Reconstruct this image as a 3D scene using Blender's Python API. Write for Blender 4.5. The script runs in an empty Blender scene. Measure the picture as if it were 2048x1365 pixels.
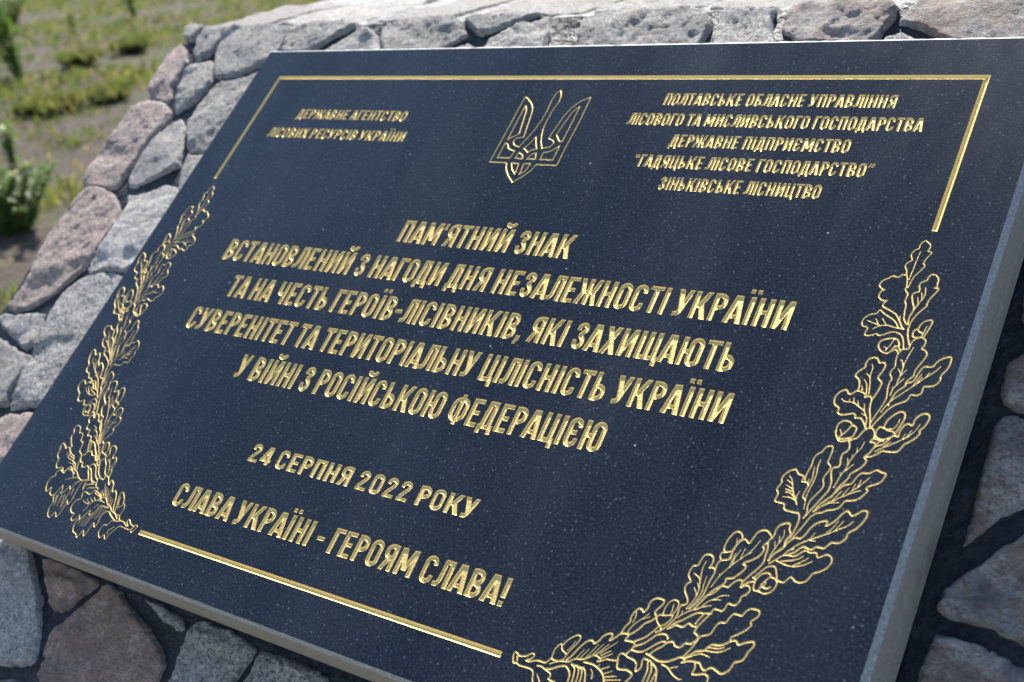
import bpy, math, random
import numpy as np
from mathutils import Vector, Matrix, noise, geometry

random.seed(7)
rng = np.random.default_rng(7)
sc = bpy.context.scene
COL = sc.collection

# ------------------------------------------------------------------ frame of the sloped face
TILT = math.radians(35.0)                       # slope of the stone face above the horizontal
CENTRE = Vector((0.0, 0.0, 0.95))               # centre of the plaque's polished face
M = Matrix.Translation(CENTRE) @ Matrix.Rotation(TILT, 4, 'X')

# ------------------------------------------------------------------ camera
cam = bpy.data.cameras.new('camera')
camo = bpy.data.objects.new('camera', cam)
COL.objects.link(camo)
cl = Vector((0.76258, -0.48209, 0.82864))
rx, ry, rz = Vector((0.80669, 0.40589, -0.42954)), Vector((-0.12360, 0.82664, 0.54899)), Vector((0.57790, -0.38977, 0.71701))
cm = Matrix((rx, ry, rz)).transposed().to_4x4()
cm.translation = cl
camo.matrix_world = M @ cm
cam.sensor_width = 36.0
cam.lens = 43.0490
cam.clip_start = 0.02
cam.clip_end = 500.0
cam.dof.use_dof = True
cam.dof.focus_distance = 1.10
cam.dof.aperture_fstop = 6.3
cam.dof.aperture_blades = 7
sc.camera = camo

# ------------------------------------------------------------------ sun, sky, exposure
sun_local = Vector((-0.36, 1.0, 0.215)).normalized()
sun_dir = (M.to_3x3() @ sun_local).normalized()
elev = math.asin(sun_dir.z)
azim = math.atan2(sun_dir.x, sun_dir.y)
world = bpy.data.worlds.new('World')
sc.world = world
world.use_nodes = True
wn = world.node_tree
for n in list(wn.nodes):
    wn.nodes.remove(n)
sky = wn.nodes.new('ShaderNodeTexSky')
sky.sky_type = 'NISHITA'
sky.sun_disc = False
sky.sun_elevation = elev
sky.sun_rotation = azim
sky.air_density = 1.0
sky.dust_density = 0.25
sky.ozone_density = 1.5
bg = wn.nodes.new('ShaderNodeBackground')
bg.inputs['Strength'].default_value = 0.10
wo = wn.nodes.new('ShaderNodeOutputWorld')
wn.links.new(sky.outputs[0], bg.inputs['Color'])
wn.links.new(bg.outputs[0], wo.inputs['Surface'])
sl = bpy.data.lights.new('sun', 'SUN')
sl.energy = 5.0
sl.angle = math.radians(0.5)
sl.color = (1.0, 0.955, 0.88)
so = bpy.data.objects.new('sun', sl)
COL.objects.link(so)
so.rotation_euler = sun_dir.to_track_quat('Z', 'Y').to_euler()
so.location = (0, 0, 6)
sc.view_settings.view_transform = 'Standard'
sc.view_settings.look = 'None'
sc.view_settings.exposure = 1.3
sc.view_settings.gamma = 1.0
sc.view_settings.use_curve_mapping = False

# ------------------------------------------------------------------ object helpers
def empty(name, loc, label=None, cat=None, group=None, rot=None):
    o = bpy.data.objects.new(name, None)
    COL.objects.link(o)
    o.empty_display_size = 0.1
    o.location = loc
    if rot: o.rotation_euler = rot
    tag(o, label, cat, group)
    return o

def tag(o, label=None, cat=None, group=None, kind=None):
    if label: o['label'] = label
    if cat: o['category'] = cat
    if group: o['group'] = group
    if kind: o['kind'] = kind
    return o

def link_mesh(name, me, mat, parent=None):
    for m in (mat if isinstance(mat, (list, tuple)) else [mat]):
        me.materials.append(m)
    o = bpy.data.objects.new(name, me)
    COL.objects.link(o)
    if parent: o.parent = parent
    return o

def np_mesh(name, verts, loops, starts, smooth=False):
    """fast mesh from flat numpy loop arrays"""
    me = bpy.data.meshes.new(name)
    me.vertices.add(len(verts))
    me.vertices.foreach_set('co', np.asarray(verts, np.float32).ravel())
    me.loops.add(len(loops))
    me.loops.foreach_set('vertex_index', np.asarray(loops, np.int32))
    me.polygons.add(len(starts))
    me.polygons.foreach_set('loop_start', np.asarray(starts, np.int32))
    if smooth:
        me.polygons.foreach_set('use_smooth', np.ones(len(starts), bool))
    me.update(calc_edges=True)
    me.validate()
    return me

def py_mesh(name, verts, faces, smooth=False):
    me = bpy.data.meshes.new(name)
    me.from_pydata([tuple(v) for v in verts], [], faces)
    if smooth:
        me.polygons.foreach_set('use_smooth', [True]*len(me.polygons))
    me.update()
    return me

def colour_attr(me, cols, name='tint'):
    a = me.color_attributes.new(name, 'FLOAT_COLOR', 'POINT')
    c = np.ones((len(me.vertices), 4), np.float32)
    c[:, :3] = cols
    a.data.foreach_set('color', c.ravel())

# ------------------------------------------------------------------ materials
def newmat(name):
    m = bpy.data.materials.new(name)
    m.use_nodes = True
    nt = m.node_tree
    b = nt.nodes['Principled BSDF']
    return m, nt, b

def N(nt, t, **kw):
    n = nt.nodes.new(t)
    for k, v in kw.items():
        if k.startswith('_'): setattr(n, k[1:], v)
        else: n.inputs[k.replace('__', ' ')].default_value = v
    return n

def ramp(nt, src, stops, interp='LINEAR'):
    r = nt.nodes.new('ShaderNodeValToRGB')
    r.color_ramp.interpolation = interp
    el = r.color_ramp.elements
    while len(el) < len(stops): el.new(0.5)
    for e, (p, c) in zip(el, stops):
        e.position = p
        e.color = (c if len(c) == 4 else (*c, 1)) if isinstance(c, (tuple, list)) else (c, c, c, 1)
    nt.links.new(src, r.inputs[0])
    return r.outputs[0]

def mix(nt, fac, a, b, mode='MIX'):
    n = nt.nodes.new('ShaderNodeMix')
    n.data_type = 'RGBA'
    n.blend_type = mode
    for sock, v in ((n.inputs[0], fac), (n.inputs[6], a), (n.inputs[7], b)):
        if hasattr(v, 'links'): nt.links.new(v, sock)
        elif isinstance(v, (tuple, list)): sock.default_value = (*v, 1) if len(v) == 3 else v
        else: sock.default_value = v
    return n.outputs[2]

def tex(nt, coord, scale, detail=4.0, rough=0.55, kind='noise', dist=0.0):
    if kind == 'noise':
        n = N(nt, 'ShaderNodeTexNoise', Scale=scale, Detail=detail, Roughness=rough, Distortion=dist)
        nt.links.new(coord, n.inputs['Vector'])
        return n.outputs['Fac']
    n = N(nt, 'ShaderNodeTexVoronoi', Scale=scale)
    nt.links.new(coord, n.inputs['Vector'])
    return n

def bump(nt, h, strength, dist, normal=None):
    b = N(nt, 'ShaderNodeBump', Strength=strength, Distance=dist)
    nt.links.new(h, b.inputs['Height'])
    if normal is not None: nt.links.new(normal, b.inputs['Normal'])
    return b.outputs['Normal']

def mathn(nt, op, a, b=None, clamp=False):
    n = nt.nodes.new('ShaderNodeMath'); n.operation = op; n.use_clamp = clamp
    for i, v in enumerate((a, b)):
        if v is None: continue
        if hasattr(v, 'links'): nt.links.new(v, n.inputs[i])
        else: n.inputs[i].default_value = v
    return n.outputs[0]

def mat_granite_polished():
    m, nt, b = newmat('polished_black_granite')
    co = nt.nodes.new('ShaderNodeTexCoord').outputs['Object']
    g = tex(nt, co, 420, 3, 0.7)
    base = ramp(nt, g, [(0.36, (0.0025, 0.0035, 0.006)), (0.55, (0.009, 0.0125, 0.019)), (0.72, (0.040, 0.048, 0.062))])
    # pale mineral flecks
    v = tex(nt, co, 300, kind='voronoi')
    pick = ramp(nt, N_out_rgb(nt, v), [(0.80, 0.0), (0.95, 1.0)])
    near = ramp(nt, v.outputs['Distance'], [(0.14, 1.0), (0.34, 0.0)])
    base = mix(nt, mathn(nt, 'MULTIPLY', pick, mathn(nt, 'MULTIPLY', near, 0.26)), base, (0.30, 0.33, 0.38))
    v2 = tex(nt, co, 95, kind='voronoi')
    pick2 = ramp(nt, N_out_rgb(nt, v2), [(0.985, 0.0), (0.997, 0.8)])
    near2 = ramp(nt, v2.outputs['Distance'], [(0.05, 1.0), (0.11, 0.0)])
    base = mix(nt, mathn(nt, 'MULTIPLY', pick2, near2), base, (0.62, 0.64, 0.66))
    # dust film, streaked along the slope
    mp = N(nt, 'ShaderNodeMapping'); mp.inputs['Scale'].default_value = (7, 2.2, 4)
    nt.links.new(co, mp.inputs['Vector'])
    d = tex(nt, mp.outputs[0], 1.0, 6, 0.65, dist=0.4)
    dust = ramp(nt, d, [(0.42, 0.0), (0.78, 0.07)])
    base = mix(nt, dust, base, (0.17, 0.19, 0.22))
    # a dull blotch left on the stone near the last line of text
    vd = nt.nodes.new('ShaderNodeVectorMath'); vd.operation = 'DISTANCE'
    nt.links.new(co, vd.inputs[0]); vd.inputs[1].default_value = (0.262, -0.2085, 0)
    blot = mathn(nt, 'ADD', vd.outputs['Value'], mathn(nt, 'MULTIPLY', tex(nt, co, 60, 5, 0.7), 0.05))
    base = mix(nt, ramp(nt, blot, [(0.030, 0.45), (0.050, 0.0)]), base, (0.014, 0.017, 0.016))
    nt.links.new(base, b.inputs['Base Color'])
    r = ramp(nt, d, [(0.3, 0.16), (0.75, 0.25)])
    nt.links.new(r, b.inputs['Roughness'])
    b.inputs['IOR'].default_value = 1.47
    nt.links.new(bump(nt, g, 0.10, 0.0006), b.inputs['Normal'])
    return m

def N_out_rgb(nt, v):
    s = nt.nodes.new('ShaderNodeSeparateColor')
    nt.links.new(v.outputs['Color'], s.inputs[0])
    return s.outputs[0]

def mat_granite_sawn():
    m, nt, b = newmat('sawn_grey_granite')
    co = nt.nodes.new('ShaderNodeTexCoord').outputs['Object']
    g = tex(nt, co, 500, 3, 0.7)
    l = tex(nt, co, 22, 5, 0.6)
    mp = N(nt, 'ShaderNodeMapping'); mp.inputs['Scale'].default_value = (3, 3, 260)
    nt.links.new(co, mp.inputs['Vector'])
    saw = tex(nt, mp.outputs[0], 1.0, 4, 0.6)
    c = ramp(nt, g, [(0.3, (0.17, 0.155, 0.135)), (0.7, (0.33, 0.30, 0.255))])
    c = mix(nt, ramp(nt, l, [(0.4, 0.0), (0.7, 0.35)]), c, (0.25, 0.235, 0.21))
    c = mix(nt, 0.6, c, ramp(nt, saw, [(0.35, 0.75), (0.65, 1.15)]), 'MULTIPLY')
    c = mix(nt, ramp(nt, tex(nt, co, 9, 6, 0.7), [(0.56, 0.0), (0.66, 0.45)]), c, (0.10, 0.085, 0.07))
    nt.links.new(c, b.inputs['Base Color'])
    b.inputs['Roughness'].default_value = 0.8
    nt.links.new(bump(nt, g, 0.5, 0.0008), b.inputs['Normal'])
    return m

def mat_granite_edge():
    m, nt, b = newmat('chamfered_granite_edge')
    co = nt.nodes.new('ShaderNodeTexCoord').outputs['Object']
    g = tex(nt, co, 380, 4, 0.75)
    c = ramp(nt, g, [(0.32, (0.14, 0.14, 0.14)), (0.68, (0.36, 0.355, 0.35))])
    nt.links.new(c, b.inputs['Base Color'])
    b.inputs['Roughness'].default_value = 0.55
    nt.links.new(bump(nt, g, 0.6, 0.0012), b.inputs['Normal'])
    return m

def mat_gold():
    m, nt, b = newmat('gold_leaf_paint')
    co = nt.nodes.new('ShaderNodeTexCoord').outputs['Object']
    g = tex(nt, co, 900, 3, 0.7)
    c = ramp(nt, g, [(0.3, (0.80, 0.52, 0.14)), (0.7, (1.0, 0.77, 0.32))])
    nt.links.new(c, b.inputs['Base Color'])
    b.inputs['Metallic'].default_value = 0.70
    b.inputs['Roughness'].default_value = 0.56
    nt.links.new(bump(nt, g, 0.6, 0.0006), b.inputs['Normal'])
    return m

def mat_stone():
    m, nt, b = newmat('rough_fieldstone_granite')
    co = nt.nodes.new('ShaderNodeTexCoord').outputs['Object']
    at = N(nt, 'ShaderNodeAttribute', _attribute_name='tint')
    pat = N(nt, 'ShaderNodeAttribute', _attribute_name='patina').outputs['Fac']
    big = tex(nt, co, 26, 6, 0.65)
    fine = tex(nt, co, 260, 5, 0.75)
    mid = tex(nt, co, 85, 6, 0.7, dist=0.6)
    f1 = ramp(nt, fine, [(0.30, 0.32), (0.50, 0.95), (0.70, 1.55)])
    mp = N(nt, 'ShaderNodeMapping'); mp.inputs['Scale'].default_value = (1.0, 2.6, 1.7); mp.inputs['Rotation'].default_value = (0.3, 0.5, 0.7)
    nt.links.new(co, mp.inputs['Vector'])
    grain = tex(nt, mp.outputs[0], 120, 6, 0.75, dist=1.2)
    c = mix(nt, at.outputs['Alpha'], at.outputs['Color'], mix(nt, 1.0, at.outputs['Color'], f1, 'MULTIPLY'))
    c = mix(nt, 0.8, c, ramp(nt, grain, [(0.36, 0.22), (0.50, 0.95), (0.68, 1.35)]), 'MULTIPLY')
    f2 = ramp(nt, mid, [(0.30, 0.62), (0.55, 1.0), (0.78, 1.22)])
    c = mix(nt, 0.85, c, f2, 'MULTIPLY')
    c = mix(nt, mathn(nt, 'MULTIPLY', pat, ramp(nt, big, [(0.43, 0.0), (0.57, 0.75)])), c, (0.25, 0.165, 0.12))
    c = mix(nt, mathn(nt, 'MULTIPLY', pat, ramp(nt, tex(nt, co, 17, 6, 0.7), [(0.52, 0.0), (0.64, 0.6)])), c, (0.115, 0.125, 0.145))
    v = tex(nt, co, 420, kind='voronoi')
    dk = mathn(nt, 'MULTIPLY', ramp(nt, N_out_rgb(nt, v), [(0.80, 0.0), (0.86, 0.7)]), at.outputs['Alpha'])
    c = mix(nt, dk, c, (0.045, 0.045, 0.05))
    nt.links.new(c, b.inputs['Base Color'])
    b.inputs['Roughness'].default_value = 0.72
    n1 = bump(nt, mid, 0.6, 0.009)
    n1 = bump(nt, grain, 0.9, 0.006, n1)
    n2 = bump(nt, fine, 0.7, 0.003, n1)
    nt.links.new(n2, b.inputs['Normal'])
    return m

def mat_mortar():
    m, nt, b = newmat('black_painted_mortar')
    co = nt.nodes.new('ShaderNodeTexCoord').outputs['Object']
    g = tex(nt, co, 120, 5, 0.65)
    l = tex(nt, co, 25, 4, 0.6)
    c = ramp(nt, g, [(0.35, (0.007, 0.008, 0.011)), (0.75, (0.028, 0.030, 0.036))])
    nt.links.new(c, b.inputs['Base Color'])
    r = ramp(nt, l, [(0.35, 0.36), (0.7, 0.58)])
    nt.links.new(r, b.inputs['Roughness'])
    b.inputs['IOR'].default_value = 1.36
    nt.links.new(bump(nt, g, 0.7, 0.006), b.inputs['Normal'])
    return m

def mat_ground():
    m, nt, b = newmat('dry_soil_with_thatch')
    co = nt.nodes.new('ShaderNodeTexCoord').outputs['Object']
    f = tex(nt, co, 14, 8, 0.7)
    l = tex(nt, co, 0.9, 5, 0.6)
    g = tex(nt, co, 60, 5, 0.7)
    soil = ramp(nt, f, [(0.3, (0.050, 0.035, 0.024)), (0.7, (0.150, 0.108, 0.077))])
    straw = ramp(nt, g, [(0.3, (0.08, 0.060, 0.030)), (0.7, (0.20, 0.155, 0.085))])
    green = ramp(nt, g, [(0.3, (0.035, 0.060, 0.010)), (0.7, (0.10, 0.14, 0.025))])
    c = mix(nt, ramp(nt, f, [(0.48, 0.0), (0.66, 0.7)]), soil, straw)
    c = mix(nt, ramp(nt, l, [(0.52, 0.0), (0.68, 0.6)]), c, green)
    nt.links.new(c, b.inputs['Base Color'])
    b.inputs['Roughness'].default_value = 0.95
    nt.links.new(bump(nt, f, 1.0, 0.12), b.inputs['Normal'])
    return m

def mat_bounce_paving():  # pale tan for the added slabs, so they reflect warm light
    m, nt, b = newmat('bounce_sand_concrete')
    co = nt.nodes.new('ShaderNodeTexCoord').outputs['Object']
    g = tex(nt, co, 40, 6, 0.7)
    nt.links.new(ramp(nt, g, [(0.3, (0.42, 0.37, 0.29)), (0.7, (0.58, 0.52, 0.42))]), b.inputs['Base Color'])
    b.inputs['Roughness'].default_value = 0.9
    nt.links.new(bump(nt, g, 0.3, 0.003), b.inputs['Normal'])
    return m

def mat_leaf(name='leaf_tissue'):
    m, nt, b = newmat(name)
    at = N(nt, 'ShaderNodeAttribute', _attribute_name='tint')
    nt.links.new(at.outputs['Color'], b.inputs['Base Color'])
    b.inputs['Roughness'].default_value = 0.45
    tr = nt.nodes.new('ShaderNodeBsdfTranslucent')
    tc = mix(nt, 1.0, at.outputs['Color'], (1.15, 1.22, 0.65), 'MULTIPLY')
    nt.links.new(tc, tr.inputs['Color'])
    ms = nt.nodes.new('ShaderNodeMixShader')
    ms.inputs[0].default_value = 0.5
    out = nt.nodes['Material Output']
    nt.links.new(b.outputs[0], ms.inputs[1])
    nt.links.new(tr.outputs[0], ms.inputs[2])
    nt.links.new(ms.outputs[0], out.inputs['Surface'])
    return m

POLISHED, SAWN, EDGE, GOLD = mat_granite_polished(), mat_granite_sawn(), mat_granite_edge(), mat_gold()
BOUNCE_PAVING = mat_bounce_paving()
STONE, MORTAR, GROUND, LEAF = mat_stone(), mat_mortar(), mat_ground(), mat_leaf()

# ================================================================== GROUND
def build_ground():
    n = 160
    xs = np.sign(np.linspace(-1, 1, n)) * np.abs(np.linspace(-1, 1, n))**3 * 150
    X, Y = np.meshgrid(xs, xs, indexing='ij')
    Z = np.zeros_like(X)
    for i in range(n):
        for j in range(n):
            p = Vector((X[i, j]*0.55, Y[i, j]*0.55, 0))
            Z[i, j] = 0.07*noise.noise(p) + 0.03*noise.noise(p*4.1)
    verts = np.stack([X, Y, Z], -1).reshape(-1, 3)
    faces = [(i*n+j, (i+1)*n+j, (i+1)*n+j+1, i*n+j+1) for i in range(n-1) for j in range(n-1)]
    o = link_mesh('ground', py_mesh('ground', verts, faces, True), GROUND)
    o['kind'] = 'structure'
build_ground()

def build_bounce_paving():  # unseen slabs added in front to bounce warm light onto the plaque's underside
    v, f = [], []
    for i in range(9):
        for j in range(6):
            x0, y0 = -2.7+i*0.6, -5.2+j*0.6
            z = 0.11+random.uniform(-.002, .002); g = 0.004; b = 0.008
            n = len(v)
            for (dx, dy) in ((g, g), (0.6-g, g), (0.6-g, 0.6-g), (g, 0.6-g)): v.append((x0+dx, y0+dy, -0.1))
            for (dx, dy) in ((g, g), (0.6-g, g), (0.6-g, 0.6-g), (g, 0.6-g)): v.append((x0+dx, y0+dy, z-b))
            for (dx, dy) in ((g+b, g+b), (0.6-g-b, g+b), (0.6-g-b, 0.6-g-b), (g+b, 0.6-g-b)): v.append((x0+dx, y0+dy, z))
            for k in range(2):
                for a in range(4):
                    c = (a+1) % 4
                    f.append((n+k*4+a, n+k*4+c, n+k*4+4+c, n+k*4+4+a))
            f.append((n+8, n+9, n+10, n+11))
    o = link_mesh('bounce_paving', py_mesh('bounce_paving', v, f), BOUNCE_PAVING)
    o['kind'] = 'structure'
build_bounce_paving()

# ================================================================== STONE MONUMENT
STONES = """p;-809,436 -820,424 -823,404 -820,375 -820,356 -811,336 -796,322 -767,314 -745,310 -744,325 -759,344 -761,358 -765,383 -763,392 -790,424
g;-815,447 -826,465 -813,478 -778,471 -782,455 -786,441 -802,438
g;-774,469 -742,470 -726,465 -722,442 -721,425 -727,408 -748,394 -761,409 -774,432 -777,452
g;-718,416 -729,455 -711,470 -656,470 -590,465 -586,450 -582,421 -585,401 -604,385 -644,366 -671,362 -685,369
g;-747,389 -725,397 -707,394 -683,364 -681,347 -683,326 -694,312 -713,293 -727,304 -741,334 -748,350 -753,372
g;-667,353 -619,363 -581,387 -544,373 -531,335 -533,257 -574,229 -626,221 -656,256 -672,281 -673,305 -669,331
p;-793,314 -750,309 -728,293 -724,269 -727,246 -730,220 -730,189 -728,161 -732,151 -787,147 -807,151 -819,168 -821,189 -825,221 -822,248 -821,270 -819,294 -807,308
g;-693,281 -671,268 -658,248 -642,223 -631,199 -648,183 -668,170 -686,155 -705,156 -719,169 -721,189 -721,220 -719,251 -711,272
g;-626,216 -597,218 -565,224 -549,174 -577,149 -596,150 -616,182 -620,199
p;-759,144 -730,139 -688,107 -681,82 -683,53 -684,18 -695,0 -710,-30 -735,-53 -768,-65 -788,-60 -787,-46 -785,-18 -798,17 -807,53 -806,94 -801,132 -783,145
w;-697,139 -652,149 -626,162 -596,157 -568,116 -575,67 -580,46 -596,19 -637,16 -661,7 -674,12 -675,44 -679,86 -678,111
w;-656,2 -624,11 -580,6 -566,-15 -560,-82 -568,-139 -577,-181 -622,-195 -646,-202 -654,-185 -665,-136 -677,-99 -687,-64 -687,-30 -674,-8
g;-783,-75 -742,-71 -703,-63 -694,-82 -685,-110 -691,-124 -730,-113 -761,-101 -794,-89
g;-784,-108 -731,-117 -692,-127 -676,-125 -665,-146 -663,-180 -656,-201 -681,-208 -741,-174 -785,-132
p;-665,-224 -632,-212 -593,-201 -572,-201 -567,-241 -585,-268 -617,-280
g;-584,463 -559,470 -520,475 -479,475 -461,467 -462,454 -480,439 -503,423 -525,408 -558,406 -573,415 -581,442
g;-503,399 -493,409 -472,427 -454,442 -442,456 -421,453 -399,433 -372,397 -419,386
g;-404,456 -387,468 -338,473 -292,475 -269,459 -246,436 -258,425 -277,409 -312,396 -362,393 -389,428
g;-271,472 -232,474 -165,473 -137,475 -141,470 -176,455 -205,442 -225,435 -253,455
g;-211,427 -197,438 -163,455 -132,464 -117,439 -113,417 -102,390 -187,387 -207,413
g;-262,396 -265,407 -233,424 -219,417 -205,391
g;-73,438 -79,462 -56,472 1,472 56,473 87,468 100,442 98,419 98,394 -56,393
g;103,461 115,470 146,468 174,467 175,448 183,426 194,407 197,392 123,394 110,422 109,441
b;187,463 197,475 242,476 295,471 308,463 307,445 301,422 294,408 264,406 217,410 199,423 188,438
b;321,457 333,474 383,474 433,468 459,439 463,404 422,394 376,406 351,423 332,433 318,438
g;306,419 326,424 350,412 368,398 345,387 305,393
w;-536,-361 -482,-355 -455,-361 -433,-375 -395,-401 -369,-426 -352,-453 -357,-463 -382,-471 -415,-478 -471,-450 -518,-402
r;-424,-363 -397,-357 -330,-361 -318,-367 -332,-382 -341,-398 -351,-407 -365,-407 -383,-393 -405,-380
r;-305,-366 -282,-369 -252,-381 -225,-391 -199,-400 -178,-411 -172,-425 -171,-441 -206,-465 -273,-483 -301,-481 -323,-469 -333,-448 -340,-429 -329,-411 -316,-391
g;-256,-362 -225,-360 -183,-366 -170,-375 -180,-382 -206,-376 -230,-370
g;-159,-374 -152,-364 -113,-363 -75,-369 -75,-381 -78,-395 -81,-414 -108,-432 -147,-434 -151,-415 -157,-392
g;-62,-369 -17,-366 23,-369 28,-381 6,-400 -36,-413 -62,-410 -61,-388
b;-395,-501 -359,-486 -335,-485 -320,-498 -337,-522 -379,-531
b;516,50 527,62 545,65 559,47 557,8 540,8 522,15 516,27
b;523,1 542,-1 557,-7 568,-31 568,-56 558,-70 543,-84 532,-101 521,-122 522,-112 521,-92 521,-77 520,-52 521,-28 519,-12
b;582,-61 563,-92 545,-114 532,-132 523,-146 520,-161 528,-167 558,-167 582,-174 601,-169 604,-116
b;523,-186 538,-184 563,-188 587,-194 602,-215 577,-244 531,-253 520,-222
b;500,190 515,199 538,171 543,120 541,82 526,76 514,103 506,152"""
BASE = Vector((0.0, 0.25, 0.0))
mon = empty('stone_monument', BASE, 'sloped monument of rough grey and pink fieldstones with black painted joints', 'monument')
W = lambda x, y, z: (M @ Vector((x, y, z))) - BASE
FZ = -0.072                                    # mortar surface, in the frame of the plaque
XL, XR, YT, YB = -0.80, 0.80, 0.466, -0.62

def build_core():
    verts, faces = [], []
    nx, ny = 150, 110
    for i in range(nx+1):
        for j in range(ny+1):
            x = XL + (XR-XL)*i/nx; y = YB + (YT-YB)*j/ny
            p = Vector((x*22, y*22, 3))
            verts.append(W(x, y, FZ + 0.0065 + 0.003*noise.noise(p) + 0.002*noise.noise(p*3)))
    idx = lambda i, j: i*(ny+1)+j
    for i in range(nx):
        for j in range(ny):
            faces.append((idx(i, j), idx(i+1, j), idx(i+1, j+1), idx(i, j+1)))
    # wedge body behind the face
    top = [verts[idx(0, ny)], verts[idx(nx, ny)]]
    bot = [verts[idx(0, 0)], verts[idx(nx, 0)]]
    depth = 0.55
    def add(p): verts.append(p); return len(verts)-1
    edge_t = [idx(i, ny) for i in range(nx+1)]
    edge_b = [idx(i, 0) for i in range(nx+1)]
    tb0 = add(top[0] + Vector((0, depth, 0))); tb1 = add(top[1] + Vector((0, depth, 0)))
    g0 = add(Vector((bot[0].x, bot[0].y, -0.1))); g1 = add(Vector((bot[1].x, bot[1].y, -0.1)))
    h0 = add(Vector((bot[0].x, top[0].y + depth, -0.1))); h1 = add(Vector((bot[1].x, top[1].y + depth, -0.1)))
    faces.append(edge_t + [tb1, tb0])
    faces.append(edge_b[::-1] + [g0, g1])
    faces.append([idx(0, j) for j in range(ny, -1, -1)][::-1] + [tb0, h0, g0])
    faces.append([idx(nx, j) for j in range(ny+1)] + [tb1, h1, g1])
    faces.append([tb0, tb1, h1, h0])
    link_mesh('mortar', py_mesh('mortar', verts, faces), MORTAR, mon)
build_core()

TINT = {'p': (0.66, 0.50, 0.43), 'g': (0.50, 0.47, 0.43), 'w': (0.60, 0.57, 0.53), 'b': (0.56, 0.48, 0.43), 'r': (0.58, 0.39, 0.30)}
RIM = (0.42, 0.42, 0.415)

def catmull(pts, sub, closed=False):
    pts = [np.array(p, float) for p in pts]
    n = len(pts)
    if n < 3: return [tuple(p) for p in pts]
    out = []
    rngi = range(n) if closed else range(n-1)
    for i in rngi:
        p1, p2 = pts[i], pts[(i+1) % n]
        p0 = pts[(i-1) % n] if (closed or i > 0) else 2*p1-p2
        p3 = pts[(i+2) % n] if (closed or i+2 < n) else 2*p2-p1
        for k in range(sub):
            t = k/sub
            out.append(tuple(0.5*((2*p1)+(-p0+p2)*t+(2*p0-5*p1+4*p2-p3)*t*t+(-p0+3*p1-3*p2+p3)*t**3)))
    if not closed: out.append(tuple(pts[-1]))
    return out

def resample(poly, step):
    P = np.array(poly + [poly[0]])
    L = np.r_[0, np.cumsum(np.hypot(*np.diff(P, axis=0).T))]
    n = max(16, int(L[-1]/step))
    s = np.linspace(0, L[-1], n, endpoint=False)
    return np.stack([np.interp(s, L, P[:, 0]), np.interp(s, L, P[:, 1])], 1)

def chamfered(poly):
    """corners of the outline broken off, not rounded"""
    out = []; n = len(poly)
    for i in range(n):
        p, a, b = np.array(poly[i]), np.array(poly[i-1]), np.array(poly[(i+1) % n])
        out += [tuple(p+(a-p)*0.08), tuple(p+(b-p)*0.08)]
    return out

def edge_distance(Q, P):
    A = P; B = np.roll(P, -1, 0)
    D = B-A; L2 = (D**2).sum(1)+1e-15
    best = np.full(len(Q), 1e9)
    for a, d, l in zip(A, D, L2):
        t = np.clip(((Q-a) @ d)/l, 0, 1)
        best = np.minimum(best, np.hypot(*(Q-a-t[:, None]*d).T))
    return best

def inside_poly(Q, P):
    x, y = Q[:, 0], Q[:, 1]; r = np.zeros(len(Q), bool)
    x0, y0 = P[-1]
    for x1, y1 in P:
        m = ((y1 > y) != (y0 > y)) & (x < (x0-x1)*(y-y1)/(y0-y1+1e-15)+x1)
        r ^= m; x0, y0 = x1, y1
    return r

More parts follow.
